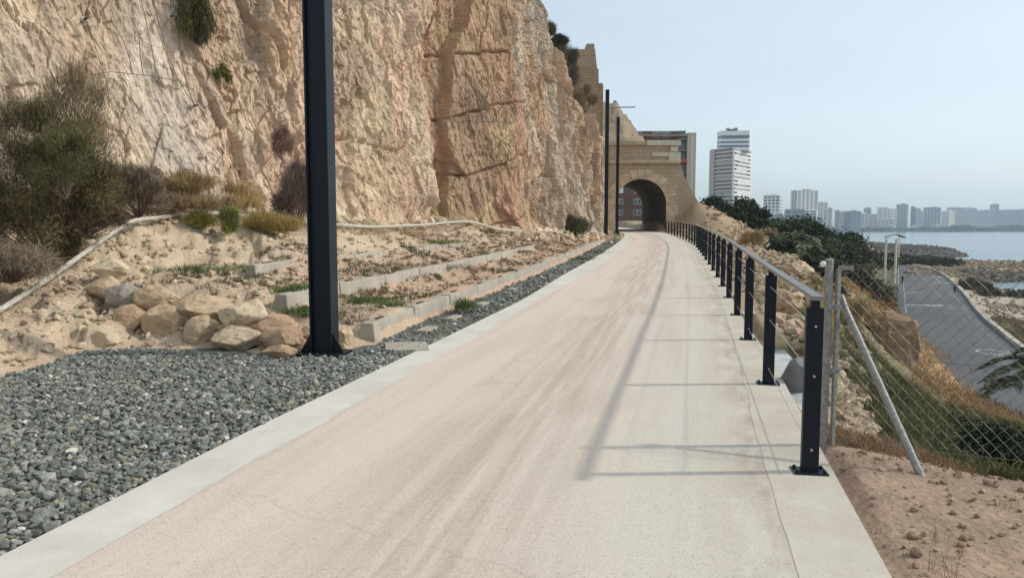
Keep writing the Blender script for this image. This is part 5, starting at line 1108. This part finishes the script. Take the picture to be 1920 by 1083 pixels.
def reg_beach(n, rs):
    q = np.array([zp(rs.uniform(1745, 1960), rs.uniform(525, 600), -9.2) for _ in range(n)]); q = q[polysd(q[:, :2], [tuple(p) for p in rr] + [(900, 30), (900, 300), (120, 300)]) > 1]; return q[:, 0], q[:, 1]
rubble(900, reg_beach, .05, .25, (.33,.26,.18), 29, 2.6, 'beach_stones', 1)
for i, (px, py, s_) in enumerate([(1714,958,.020),(1787,964,.018),(1832,973,.015),(1712,1003,.028),(1808,1010,.02),(1718,1036,.03),(1802,1022,.018),(1770,908,.022),(1850,912,.02),(1700,938,.012)]):
    p = gp(px, py); V, F = rockshape(3, 1200 + i, 8, .7, .95, .16, 3); o = npmesh('dirt_clod', V * s_ * np.array([1.1, .9, .75]), F, M['stone'], None, col=np.tile([.30,.205,.145], (len(V), 1))); o.location = (p[0], p[1], h1(p[0], p[1]) + s_ * .5)
    tag(o, 'brown crumbly dirt clod on the bare soil right of the path', 'clod', 'dirt clods on the bare soil')
boulder('tall eroded rock stump behind the mesh fence, beside the road', 1668, 656, 78, 128, 17.5, (.29,.195,.125), 1301, name='rock_stump', cuts=5, cat='rock', rough=.16, box=.45, depth=1.0)
boulder('flat tan rock ledge leaning on the left of the rock stump', 1602, 668, 92, 70, 17, (.36,.265,.17), 1302, name='rock_ledge', cat='rock', rough=.2)
boulder('large angular tan rock on the rubble behind the second railing post', 1478, 566, 46, 44, 12.0, (.42,.31,.2), 1303, cat='rock', name='rubble_rock', rough=.2)
boulder('large tan rock on the rubble crest right of the handrail', 1500, 508, 50, 34, 18.0, (.48,.37,.25), 1304, cat='rock', name='rubble_rock', rough=.2)
boulder('pale wedge rock low behind the nearest railing post', 1560, 745, 56, 60, 8.0, (.50,.41,.29), 1305, cat='rock', name='rubble_rock', rough=.2)
boulder('flat slab rock in the rubble above the drain channel', 1454, 610, 44, 26, 11.0, (.46,.35,.23), 1306, cat='rock', name='rubble_rock', rough=.2)
cbk = MB().tube([(0, 0, -.35), (0, 0, .06), (0, 0, .11)], [.13, .13, .09], 16).build('concrete_stub', plain('dark_grey_concrete', (.19,.20,.20), .9, var=.2, scale=6, bump=.006), None, .01)
q = at(1489, 700, 6.9); cbk.location = (q[0] + .05, q[1], q[2]); cbk.rotation_euler = (.5, .25, 0); cbk.scale = (1, 1, 1.2); tag(cbk, 'dark grey rounded concrete stub beside the drain channel behind the nearest post', 'concrete stub')
gsn = empty('roadside_marker', at(1709, 664, 19.2)); tag(gsn, 'small pale green panel fixed at the right side of the rock stump', 'panel')
MB().box((0, 0, .21), (.07, .03, .42)).build('board', plain('pale_green_paint', (.30,.50,.33), .6), gsn, .004); MB().tube([(-.02, .03, -.6), (-.02, .03, .35)], .015, 6).build('stake', M['galv'], gsn)

# ---- pale ringed pipe at the cliff foot
pp_ = N('pale_pipe', .75, .3); pf = pp_.noise(14, 4); pp_.color(pp_.mix(pp_.rng(pf, .35, .65), (.40,.36,.29), (.56,.52,.44)))
pts = [at(-70,622,8.4),at(0,584,8.9),at(90,522,9.9),at(170,464,11),at(250,412,12.6),at(340,402,14.2),at(430,400,15.2),at(520,412,15.9),at(640,423,16.8),at(740,425,19.6),at(880,414.5,23.6),at(945,432,28.4),at(1040,433,35.6),at(1070,444,38)]
P_ = np.array(pts); s_ = np.r_[0, np.cumsum(np.linalg.norm(np.diff(P_, axis=0), axis=1))]; t_ = np.arange(0, s_[-1], .06); Q_ = np.stack([np.interp(t_, s_, P_[:, k]) for k in range(3)], 1)
Q_[:, 2] += .012 * np.sin(t_ * 2.1); hq_ = H(Q_[:, 0], Q_[:, 1]) + .045; Q_[:, 2] = smooth(np.maximum(Q_[:, 2], hq_), 12)
rad_ = [.034 + (.006 if i % 3 == 0 else 0) for i in range(len(Q_))]
tag(MB().tube(list(Q_), rad_, 8).build('ringed_pipe', pp_.m, None, smooth=False), 'long pale ringed pipe running along the foot of the cliff', 'pipe')

# ---- railing
posts = [(1517,885),(1440,720),(1402.5,637),(1382,591),(1366.5,558.5),(1355,537),(1345.5,520),(1337,507.5),(1330,496),(1323.5,487.5),(1318.5,480),(1314.5,474),(1310.5,469),(1306.5,464.3),(1302,460),(1297,457),(1292,454),(1286.5,451.3),(1281,449),(1275.5,446.7),(1270,444.6),(1264.5,442.4),(1259,440.3),(1253.5,438.5),(1248.5,437)]
PP = [gp(x, y) for x, y in posts]
rail = empty('railing', PP[0]); tag(rail, 'dark steel post railing with grey handrail and wire cables along the right of the path', 'railing')
def loc_(p): return (p[0] - PP[0][0], p[1] - PP[0][1], p[2] - PP[0][2])
PL = [loc_(p) for p in PP]
def dir_(i): a = np.array(PL[max(i - 1, 0)]); b = np.array(PL[min(i + 1, len(PL) - 1)]); d = b - a; return math.atan2(d[1], d[0]) - pi / 2
m0 = MB().box((0, 0, .505), (.105, .05, 1.0)).v
for i, p in enumerate(PL):
    if i == 0:
        po = MB().box((0, 0, .505), (.10, .045, 1.01)).build('post', M['steel_dark'], rail, .004); bp = MB().box((0, 0, .008), (.20, .14, .012)); [bp.tube([(a, b, .012), (a, b, .03)], .011, 6) for a in (-.078, .078) for b in (-.045, .045)]
        bp = bp.build('base_plate', M['steel_dark'], po, .002)
        br = MB().box((.0, 0, 1.035), (.05, .04, .05)).build('bracket', M['steel_dark'], po)
        bt = MB()
        for zc in (.90, .60, .15): bt.tube([(0, -.045, zc), (0, .045, zc)], .007, 6)
        bt = bt.build('cable_ferrule', M['cable'], po)
    else:
        po2 = po.copy(); link(po2, rail); [(lambda c: link(c, po2))(ch.copy()) for ch in (bp, br, bt)]; po = po2
    po.location = p; po.rotation_euler = (0, 0, dir_(i) * (1 if i else .6))
hr = np.array([(p[0], p[1], p[2] + 1.075) for p in PL]); d0 = hr[0] - hr[1]; d0 /= np.linalg.norm(d0); hr[0] = hr[0] + d0 * .10
mb = MB(); n_ = len(hr); vs = []
for i in range(n_):
    d_ = hr[min(i + 1, n_ - 1)] - hr[max(i - 1, 0)]; s_ = np.array([d_[1], -d_[0], 0]); s_ /= np.linalg.norm(s_)
    vs += [hr[i] - s_ * .03 + [0, 0, -.0125], hr[i] + s_ * .03 + [0, 0, -.0125], hr[i] + s_ * .03 + [0, 0, .0125], hr[i] - s_ * .03 + [0, 0, .0125]]
mb.add(vs, [(i * 4 + k, i * 4 + (k + 1) % 4, (i + 1) * 4 + (k + 1) % 4, (i + 1) * 4 + k) for i in range(n_ - 1) for k in range(4)] + [(0, 3, 2, 1), tuple((n_ - 1) * 4 + k for k in range(4))]); mb.build('handrail', M['handrail'], rail)
for zc in (.90, .60, .15): MB().tube([(p[0], p[1], p[2] + zc) for p in PL], .0032, 6).build('cable', M['cable'], rail)

# ---- mesh fence
fo = gp(1545, 836); A_ = np.array([fo[0], fo[1] + .02, fo[2]]); fe = empty('mesh_fence', tuple(A_)); tag(fe, 'galvanised chain-link fence with a slanted brace beside the nearest railing post', 'fence')
ztop = at(1556, 489, A_[1])[2] - A_[2]
MB().tube([(0, 0, -.1), (0, 0, ztop)], .0265, 14).build('post', M['galv'], fe, smooth=False); MB().tube([(0, 0, ztop), (0, 0, ztop + .012), (0, 0, ztop + .016)], [.029, .027, .012], 14).build('post_cap', M['galv'], fe)
ax = np.array([1.0, -.36, 0]); ax /= np.linalg.norm(ax)
MB().box((.058, -.015, ztop / 2 - .02), (.028, .022, ztop - .06), .3).build('angle_bar', M['galv'], fe, .002)
MB().box((.10, -.03, ztop - .045), (.095, .006, .028), -.34).build('top_clip', M['galv'], fe); 
for zc in (.95, .52): MB().box((.035, -.035, zc), (.09, .006, .035), 0).tube([(.03, -.045, zc), (.03, -.028, zc)], .009, 6).build('clamp', M['galv'], fe)
MB().ball((-.045, -.01, ztop - .02), .021).build('ball_cap', plain('white_plastic', (.75,.75,.73), .4), fe, smooth=True)
bt_ = np.array(at(1577, 562, 4.98)) - A_; bf_ = np.array(at(1733, 905, 4.30)) - A_
br_ = MB().tube([bt_, bf_], .0235, 14).build('brace', M['galv'], fe); MB().tube([bt_ + [-.055, .0, .025], bt_ + [-.005, 0, .02], bt_ + (bf_ - bt_) * .06], [.014, .028, .0235], 10).build('brace_collar', M['galv'], br_)
LF, HF, cell = 2.9, ztop - .05, .082
mb = MB(); base_ = ax * .085
def fp(u, v, o): return (base_[0] + ax[0] * u, base_[1] + ax[1] * u + o * .004, v + .03 - .012 * u - .02 * sin(u * 1.4))
def diag(c0, sgn):
    pts = []; k = 0
    for j in range(int(LF / cell * 2) + 2):
        u = j * cell / 2; v = c0 + sgn * u * 1.06
        if 0 <= v <= HF: pts.append(fp(u, v, 1 if j % 2 else -1))
    return pts
N_w = int((HF + LF * 1.06) / cell) + 1
for i in range(-int(LF * 1.06 / cell) - 1, int(HF / cell) + 1):
    p1 = diag(i * cell, 1)
    if len(p1) > 1: mb.tube(p1, .0016, 4, False)
for i in range(0, N_w + 1):
    p1 = diag(i * cell, -1)
    if len(p1) > 1: mb.tube(p1, .0016, 4, False)
mb.build('chain_link', M['wire'], fe)
for v in (HF, HF * .5, .02): MB().tube([fp(u, v, 0) for u in np.linspace(0, LF, 12)], .002, 5).build('tension_wire', M['wire'], fe)

# ---- cables and nets fixed to the cliff
cn_ = empty('cable_net', tuple(on_cliff(300, 120))); tag(cn_, 'dark anchor cables with bolts strung over the pale cliff left of the column', 'cable net')
def offp(p, k=.10): return np.array(p) + np.array([k * .75, -k * .65, 0])
for k_i, pl_ in enumerate([[(322,0),(330,60),(338,110),(347,150),(356,180),(364,197)],[(262,0),(272,40),(280,90),(290,130),(305,165)],[(285,0),(300,60),(315,110),(333,160),(364,197)],[(160,140),(205,133),(260,142),(310,150),(335,160)],[(258,62),(262,110),(267,140)],[(205,40),(228,75),(240,110),(247,136)],[(270,0),(292,45),(305,90),(322,140),(333,160)],[(160,38),(175,80),(188,120),(198,160),(204,200)],[(318,0),(318,32)]]):
    pts = [offp(on_cliff(*q), .14) for q in pl_]; sub(MB().tube(pts, .007, 5), 'cable', M['dark_cable'], cn_)
for q in [(364,197),(152,150),(160,38),(318,32)]:
    p = on_cliff(*q); sub(MB().tube([offp(p, -.1), offp(p, .28)], [.03, .022], 8), 'anchor_bolt', M['dark_cable'], cn_); sub(MB().ball(tuple(offp(p, .05)), .07, 8, 5, (1, 1, .7)), 'grout_pad', M['pale_stone'], cn_)
def net(label, pxl, pyl, pxr, pyb, step, r, dd=.10):
    e = empty('rockfall_net', tuple(on_cliff((pxl + pxr) / 2, (pyl + pyb) / 2))); tag(e, label, 'net', 'rockfall nets on the cliff')
    gr = {}; m = MB(); nx2 = int((pxr - pxl) / step); ny2 = int((pyb - pyl) / step)
    for i in range(nx2 + 1):
        for j in range(ny2 + 1): gr[i, j] = offp(on_cliff(pxl + i * step, pyl + j * step), dd)
    for i in range(nx2):
        for j in range(ny2):
            if (i + j) % 2 == 0: m.tube([gr[i, j], gr[i + 1, j + 1]], r, 3, False)
            else: m.tube([gr[i + 1, j], gr[i, j + 1]], r, 3, False)
    sub(m, 'mesh', M['dark_cable'], e); 
    b = [gr[i, ny2] for i in range(nx2 + 1)]; sub(MB().tube(b, r * 1.6, 5), 'border_cable', M['dark_cable'], e)
net('diamond rockfall net on the brown recessed cliff wall, upper one', 870, 165, 975, 235, 9, .010)
net('diamond rockfall net on the recessed cliff wall, lower one by the bedding crack', 905, 250, 985, 320, 9, .010)

# ---- weeds, grass
def stuff_blades(name, xs, ys, zs, per, L, w, c1, c2, seed, fan=.7, droop=.3, sp=.03):
    rs = np.random.RandomState(seed); n = len(xs); P = np.repeat(np.stack([xs, ys, zs], 1), per, 0); P[:, :2] += rs.normal(size=(len(P), 2)) * sp
    dv = np.array([0, 0, 1.0]) + rs.normal(size=(len(P), 3)) * fan; dv[:, 2] = np.abs(dv[:, 2]) + .15; Ls = np.repeat(L * rs.uniform(.4, 1.2, n), per) * rs.uniform(.5, 1, len(P))
    V, F = blades(P, dv, Ls, w, droop, seed); ct_ = np.repeat(rs.rand(n, 1), per, 0); cc = lerp(np.array(c1), np.array(c2), ct_) * rs.uniform(.7, 1.25, (len(P), 1))
    return tag(npmesh(name, V, F, M['straw'], None, col=np.repeat(cc, 6, 0)), kind='stuff')
rs = np.random.RandomState(44)
y = 9.6 + 34 * rs.rand(5200) ** 1.4; x = XRB(y) - .3 - rs.rand(5200) * (O3(y) + .4); cl = fbm(np.stack([x, y, 0 * x], 1) * .9, 3, 88); k = (cl + rs.normal(size=5200) * .08 > .0) & (x > XCL(y) + .3); x, y = x[k], y[k]
stuff_blades('terrace_weeds', x, y, H(x, y), 16, .13, .004, (.09,.085,.05), (.20,.15,.085), 45, .55, .1, .03)
y = 9.6 + 34 * rs.rand(1600) ** 1.4; x = XRB(y) - .3 - rs.rand(1600) * (O3(y) + .9); cl = fbm(np.stack([x, y, 0 * x], 1) * .8, 3, 99); k = (cl > .10) & (x > XCL(y) + .3); x, y = x[k], y[k]
stuff_blades('green_weeds', x, y, H(x, y), 26, .09, .005, (.06,.10,.035), (.12,.16,.06), 46, .9, .1, .05)
y = 14 + 30 * rs.rand(2600) ** 1.2; x = XCL(y) + .3 + rs.gamma(1.5, .5, 2600); k = x < XRB(y) - .5; x, y = x[k], y[k]
stuff_blades('dry_weeds', x, y, H(x, y), 14, .16, .004, (.30,.19,.11), (.46,.33,.2), 47, .8, .2, .08)
gg = 'green weed patches on the terrace'
for i, (lab, px, py, d, n, L, s_) in enumerate([
  ('bright green weed patch left of the column above the middle row', 560, 545, 10.6, 900, .15, .35), ('dull green weed at the near end of the middle row, left of the column', 566, 582, 9.6, 600, .12, .3), ('long low green weed patch in front of the back row', 380, 503, 12.2, 1100, .13, .85),
  ('grass tuft growing from the gravel at the foot of the front row', 868, 576, 11.9, 420, .26, .16), ('green weed patch on the middle row right of the column', 690, 563, 10.6, 700, .12, .4), ('green weed mat between middle and back rows', 820, 500, 16.5, 900, .14, .7),
  ('long dark green weed mat beside the back row', 810, 460, 21, 900, .18, 1.1), ('green weed on the gravel near the far end of the front row', 1090, 487, 26, 500, .2, .5), ('second green weed on the gravel farther along the front row', 1115, 474, 31, 500, .2, .8),
  ('dark green weed patch right of the column at the front block', 735, 574, 10.9, 500, .12, .3)]):
    p = at(px, py, d); tuft('weed_patch', lab, 'weed', 0, 0, d, n, L, (.06,.10,.03), (.13,.17,.06), s_, .0035, 60 + i, gg, (p[0], p[1], max(p[2] - .02, h1(p[0], p[1]) - .02)), .2, 1.2)
# the slope meadow behind the fence
rs = np.random.RandomState(48); n = 20000; y = 5.0 + 17 * rs.rand(n) ** 1.2; x = .40 * y + rs.rand(n) * (1.2 + .45 * y); zed = H(x, y); k = (x > XR0(y) + 1.2) & ((x - .37 * y) > .8 * rs.rand(n)) & ~((y > 15) & (y < 17.8) & (x / y > .47) & (x / y < .545)); x, y, zed = x[k], y[k], zed[k]
gk = sstep(20, 14, y + 3 * fbm(np.stack([x, y, 0 * x], 1) * .4, 3, 5) * 4) > rs.rand(len(x)); 
stuff_blades('slope_grass', x[gk], y[gk], zed[gk], 16, .26, .0035, (.07,.085,.032), (.21,.19,.085), 49, .6, .3, .07)
stuff_blades('dry_slope_grass', x[~gk][::1], y[~gk], zed[~gk], 12, .26, .005, (.30,.19,.09), (.46,.32,.17), 50, .6, .3, .1)
n = 3500; x = rs.uniform(10, 30, n); y = rs.uniform(20, 44, n); zed = H(x, y); k = (zed > ROADZ + .2) & (x / y > .42) & (x / y < .72); x, y, zed = x[k], y[k], zed[k]
stuff_blades('roadside_grass', x, y, zed, 16, .45, .010, (.30,.19,.085), (.46,.32,.16), 51, .6, .3, .25)
n = 900; y = 5.02 + .5 * rs.rand(n); x = 2.2 + rs.rand(n) * 1.8; zed = H(x, y)
stuff_blades('fence_foot_grass', x, y, zed, 8, .13, .002, (.24,.15,.09), (.38,.27,.16), 52, .6, .2, .03)
n = 1600; q = np.array([zp(rs.uniform(1862, 1990), rs.uniform(600, 660), -8.9) for _ in range(n)]); q = q[polysd(q[:, :2], [tuple(p) for p in rr] + [(900, 30), (900, 300), (120, 300)]) > .9]
stuff_blades('kerbside_grass', q[:, 0], q[:, 1], H(q[:, 0], q[:, 1]), 14, .5, .014, (.13,.10,.055), (.26,.20,.11), 53, .7, .2, .3)
tw = 'twigs in the bare soil'
for i, (px, py, L, n, f_) in enumerate([(1676,935,.07,6,.5),(1757,1012,.11,16,.35),(1800,1040,.13,12,.8),(1782,1078,.16,16,.45),(1800,895,.09,18,.7),(1882,958,.07,12,.6),(1640,868,.07,18,.8),(1655,860,.06,14,.8),(1905,950,.08,8,.8),(1745,1060,.1,8,.6)]):
    p = gp(px, py); tuft('dry_twigs', ['forked twig on the bare soil left of the first clods','upright bundle of dry stalks in the middle of the bare soil','dry twigs leaning right beside the upright bundle','tall dry stalks at the bottom edge of the photo','brown tuft near the foot of the brace, right side','sparse dry tuft at the right edge of the bare soil','rusty tuft at the fence foot near the post','smaller rusty tuft beside the fence foot tuft','thin curved stalk at the right edge','low thin twigs left of the tall bottom stalks'][i], 'twigs', 0, 0, 1, n, L, (.22,.14,.09), (.38,.27,.17), .03 + L * .12, .0013, 300 + i, tw, (p[0], p[1], h1(p[0], p[1])), .1, f_)

# ---- road furniture
def streetlamp(label, px, ybase, ytop, d, side, name='street_lamp'):
    b = at(px, ybase, d); h = at(px, ytop, d)[2] - b[2]; e = empty(name, b); tag(e, label, 'street lamp', 'concrete street lamps by the road')
    MB().tube([(0, 0, -1), (0, 0, h)], [.14, .07], 8).build('pole', M['w_cream'], e); MB().tube([(0, 0, h), (side * .5, 0, h + .12), (side * .9, 0, h + .08)], .05, 6).build('arm', M['w_grey'], e); MB().box((side * 1.1, 0, h + .07), (.65, .25, .12)).build('lamp_head', M['w_grey'], e, .02)
streetlamp('slender concrete street lamp rising above the breakwater', 1629, 478, 435, 200, -1); streetlamp('thin street lamp behind the arched canopy, its head above the roof', 1683, 521, 434, 104, 1)
b = at(1659, 517, 100); cf_ = empty('canopy_frame', b); tag(cf_, 'pale concrete frame of two posts carrying a curved canopy beside the road', 'canopy')
hc = at(1659, 448, 100)[2] - b[2]; x2 = at(1678, 517, 100)[0] - b[0]
for x_ in (0, x2): MB().tube([(x_, 0, -1), (x_, 0, hc)], [.19, .15], 8).build('post', M['w_cream'], cf_)
cx2 = np.linspace(-.1, x2 + 1.0, 12); zc = hc + .12 + .42 * np.sin(np.linspace(.1, pi - .05, 12)); vs = []
for x_, z_ in zip(cx2, zc): vs += [(x_, -.5, z_), (x_, .5, z_), (x_, .5, z_ + .14), (x_, -.5, z_ + .14)]
MB().add(vs, [(i * 4 + k, i * 4 + (k + 1) % 4, (i + 1) * 4 + (k + 1) % 4, (i + 1) * 4 + k) for i in range(11) for k in range(4)] + [(3, 2, 1, 0), (44, 45, 46, 47)]).build('canopy', M['w_grey'], cf_)
wr = empty('wooden_railing', zp(1856, 590, -9.3)); tag(wr, 'broken brown wooden railing on the sand beyond the kerb', 'railing'); M['wood'] = plain('weathered_wood', (.16,.11,.075), .85, var=.3, scale=4)
wp = [zp(x_, y_, -9.3) for x_, y_ in ((1856, 590), (1870, 598), (1882, 603), (1898, 612), (1915, 620), (1935, 630))]; w0 = np.array(wp[0])
for i, q in enumerate(wp): q = np.array(q) - w0; MB().tube([tuple(q - [0, 0, .3]), tuple(q + [.05 * (i % 2), 0, 1.0])], .08, 6).build('post', M['wood'], wr)
for hz_ in (.95, .5): MB().tube([tuple(np.array(q) - w0 + [0, -.08, hz_]) for q in wp], .06, 6).build('rail', M['wood'], wr)

# ---- people on the road
def skinned(name, joints, edges, radii, mat, parent, sub_=2):
    me = bpy.data.meshes.new(name); me.from_pydata(joints, edges, []); me.materials.append(mat); o = link(bpy.data.objects.new(name, me), parent)
    o.modifiers.new('skin', 'SKIN'); sv = me.skin_vertices[0].data if len(me.skin_vertices) else None
    if sv:
        for i, r_ in enumerate(radii): sv[i].radius = (r_, r_) if not isinstance(r_, tuple) else r_; sv[i].use_root = (i == 0)
    s = o.modifiers.new('sub', 'SUBSURF'); s.levels = sub_; s.render_levels = sub_; o.modifiers['skin'].use_smooth_shade = True; return o
skinm = plain('skin', (.45,.28,.2), .6)
def person(label, px, py, d, rz, step, armf, top_c, leg_c, hair_c, h=1.74, yoke=None):
    loc = at(px, py, d); e = empty('person', loc, rz); e.scale = (h / 1.74,) * 3; tag(e, label, 'person', None)
    s = step; a = armf
    J = [(0,0,.95),(0,0,1.12),(0,.01,1.32),(0,.01,1.44),(0,-.01,1.53),(0,-.02,1.60),(0,-.02,1.68),
         (-.19,0,1.40),(-.24,-.02,1.14),(-.22,-.10-a,.94),(-.21,-.13-a,.86),(.19,0,1.40),(.24,.03,1.14),(.22,-.06+a,.94),(.21,-.09+a,.86),
         (-.10,0,.90),(-.11,-s*.5-.03,.50),(-.11,-s*.8,.09),(-.11,-s*.8-.15,.03),(.10,0,.90),(.11,s*.3-.03,.50),(.11,s,.12),(.11,s-.13,.04)]
    E = [(0,1),(1,2),(2,3),(3,4),(4,5),(5,6),(3,7),(7,8),(8,9),(9,10),(3,11),(11,12),(12,13),(13,14),(0,15),(15,16),(16,17),(17,18),(0,19),(19,20),(20,21),(21,22)]
    R = [.14,.125,.15,.09,.055,.085,.088,.065,.045,.034,.036,.065,.045,.034,.036,.09,.06,.042,.04,.09,.06,.042,.04]
    skinned('body', J, E, R, skinm, e)
    skinned('shirt', [J[1],J[2],J[3],J[7],J[8],J[11],J[12],J[0]], [(0,1),(1,2),(2,3),(3,4),(2,5),(5,6),(0,7)], [.145,.172,.10,.082,.062,.082,.062,.15], top_c, e)
    skinned('trousers', [J[0],J[15],J[16],J[17],J[19],J[20],J[21]], [(0,1),(1,2),(2,3),(0,4),(4,5),(5,6)], [.152,.105,.075,.056,.105,.075,.056], leg_c, e)
    MB().ball((0, .005, 1.665), .098, 12, 8, (.95, 1.05, .98)).build('hair', hair_c, e, smooth=True)
    MB().box((0, -.105, 1.625), (.022, .03, .04), tx=.5).build('nose', skinm, e)
    for q in (17, 21): j = J[q]; MB().box((j[0], j[1] - .06, j[2] - .05), (.09, .27, .08), ty=.8).build('shoe', M['steel_dark'], e, .02)
    if yoke: skinned('white_yoke', [(-.17,0,1.43),(0,.01,1.45),(.17,0,1.43)], [(1,0),(1,2)], [.085,.10,.085], yoke, e)
dk = plain('black_cloth', (.02,.022,.028), .9); gy3 = plain('grey_cloth', (.20,.20,.17), .9); wt_ = plain('white_cloth', (.6,.6,.6), .9); hb = plain('dark_hair', (.03,.025,.02), .7)
person('person in black with white shoulders running at the left edge of the road', 1691.5, 534, 124.6, radians(8), .22, .06, dk, dk, hb, 1.76, wt_)
person('person in a grey-green top and black trousers walking beside the pale kerb', 1790, 549.5, 108.5, radians(170), .10, .05, gy3, dk, hb, 1.66)
# ---- haze: one closed box of thin even air
hz = MB().box((100, 1300, 60), (7000, 4300, 160)).build('haze', None); tag(hz, kind='stuff')
hm = bpy.data.materials.new('haze_air'); hm.use_nodes = True; ht = hm.node_tree; ht.nodes.clear()
pv = ht.nodes.new('ShaderNodeVolumePrincipled'); pv.inputs['Density'].default_value = 0.00021; pv.inputs['Color'].default_value = (.72, .86, .97, 1)
pv.inputs['Anisotropy'].default_value = 0.2
ho = ht.nodes.new('ShaderNodeOutputMaterial'); ht.links.new(pv.outputs[0], ho.inputs['Volume']); hz.data.materials.append(hm)
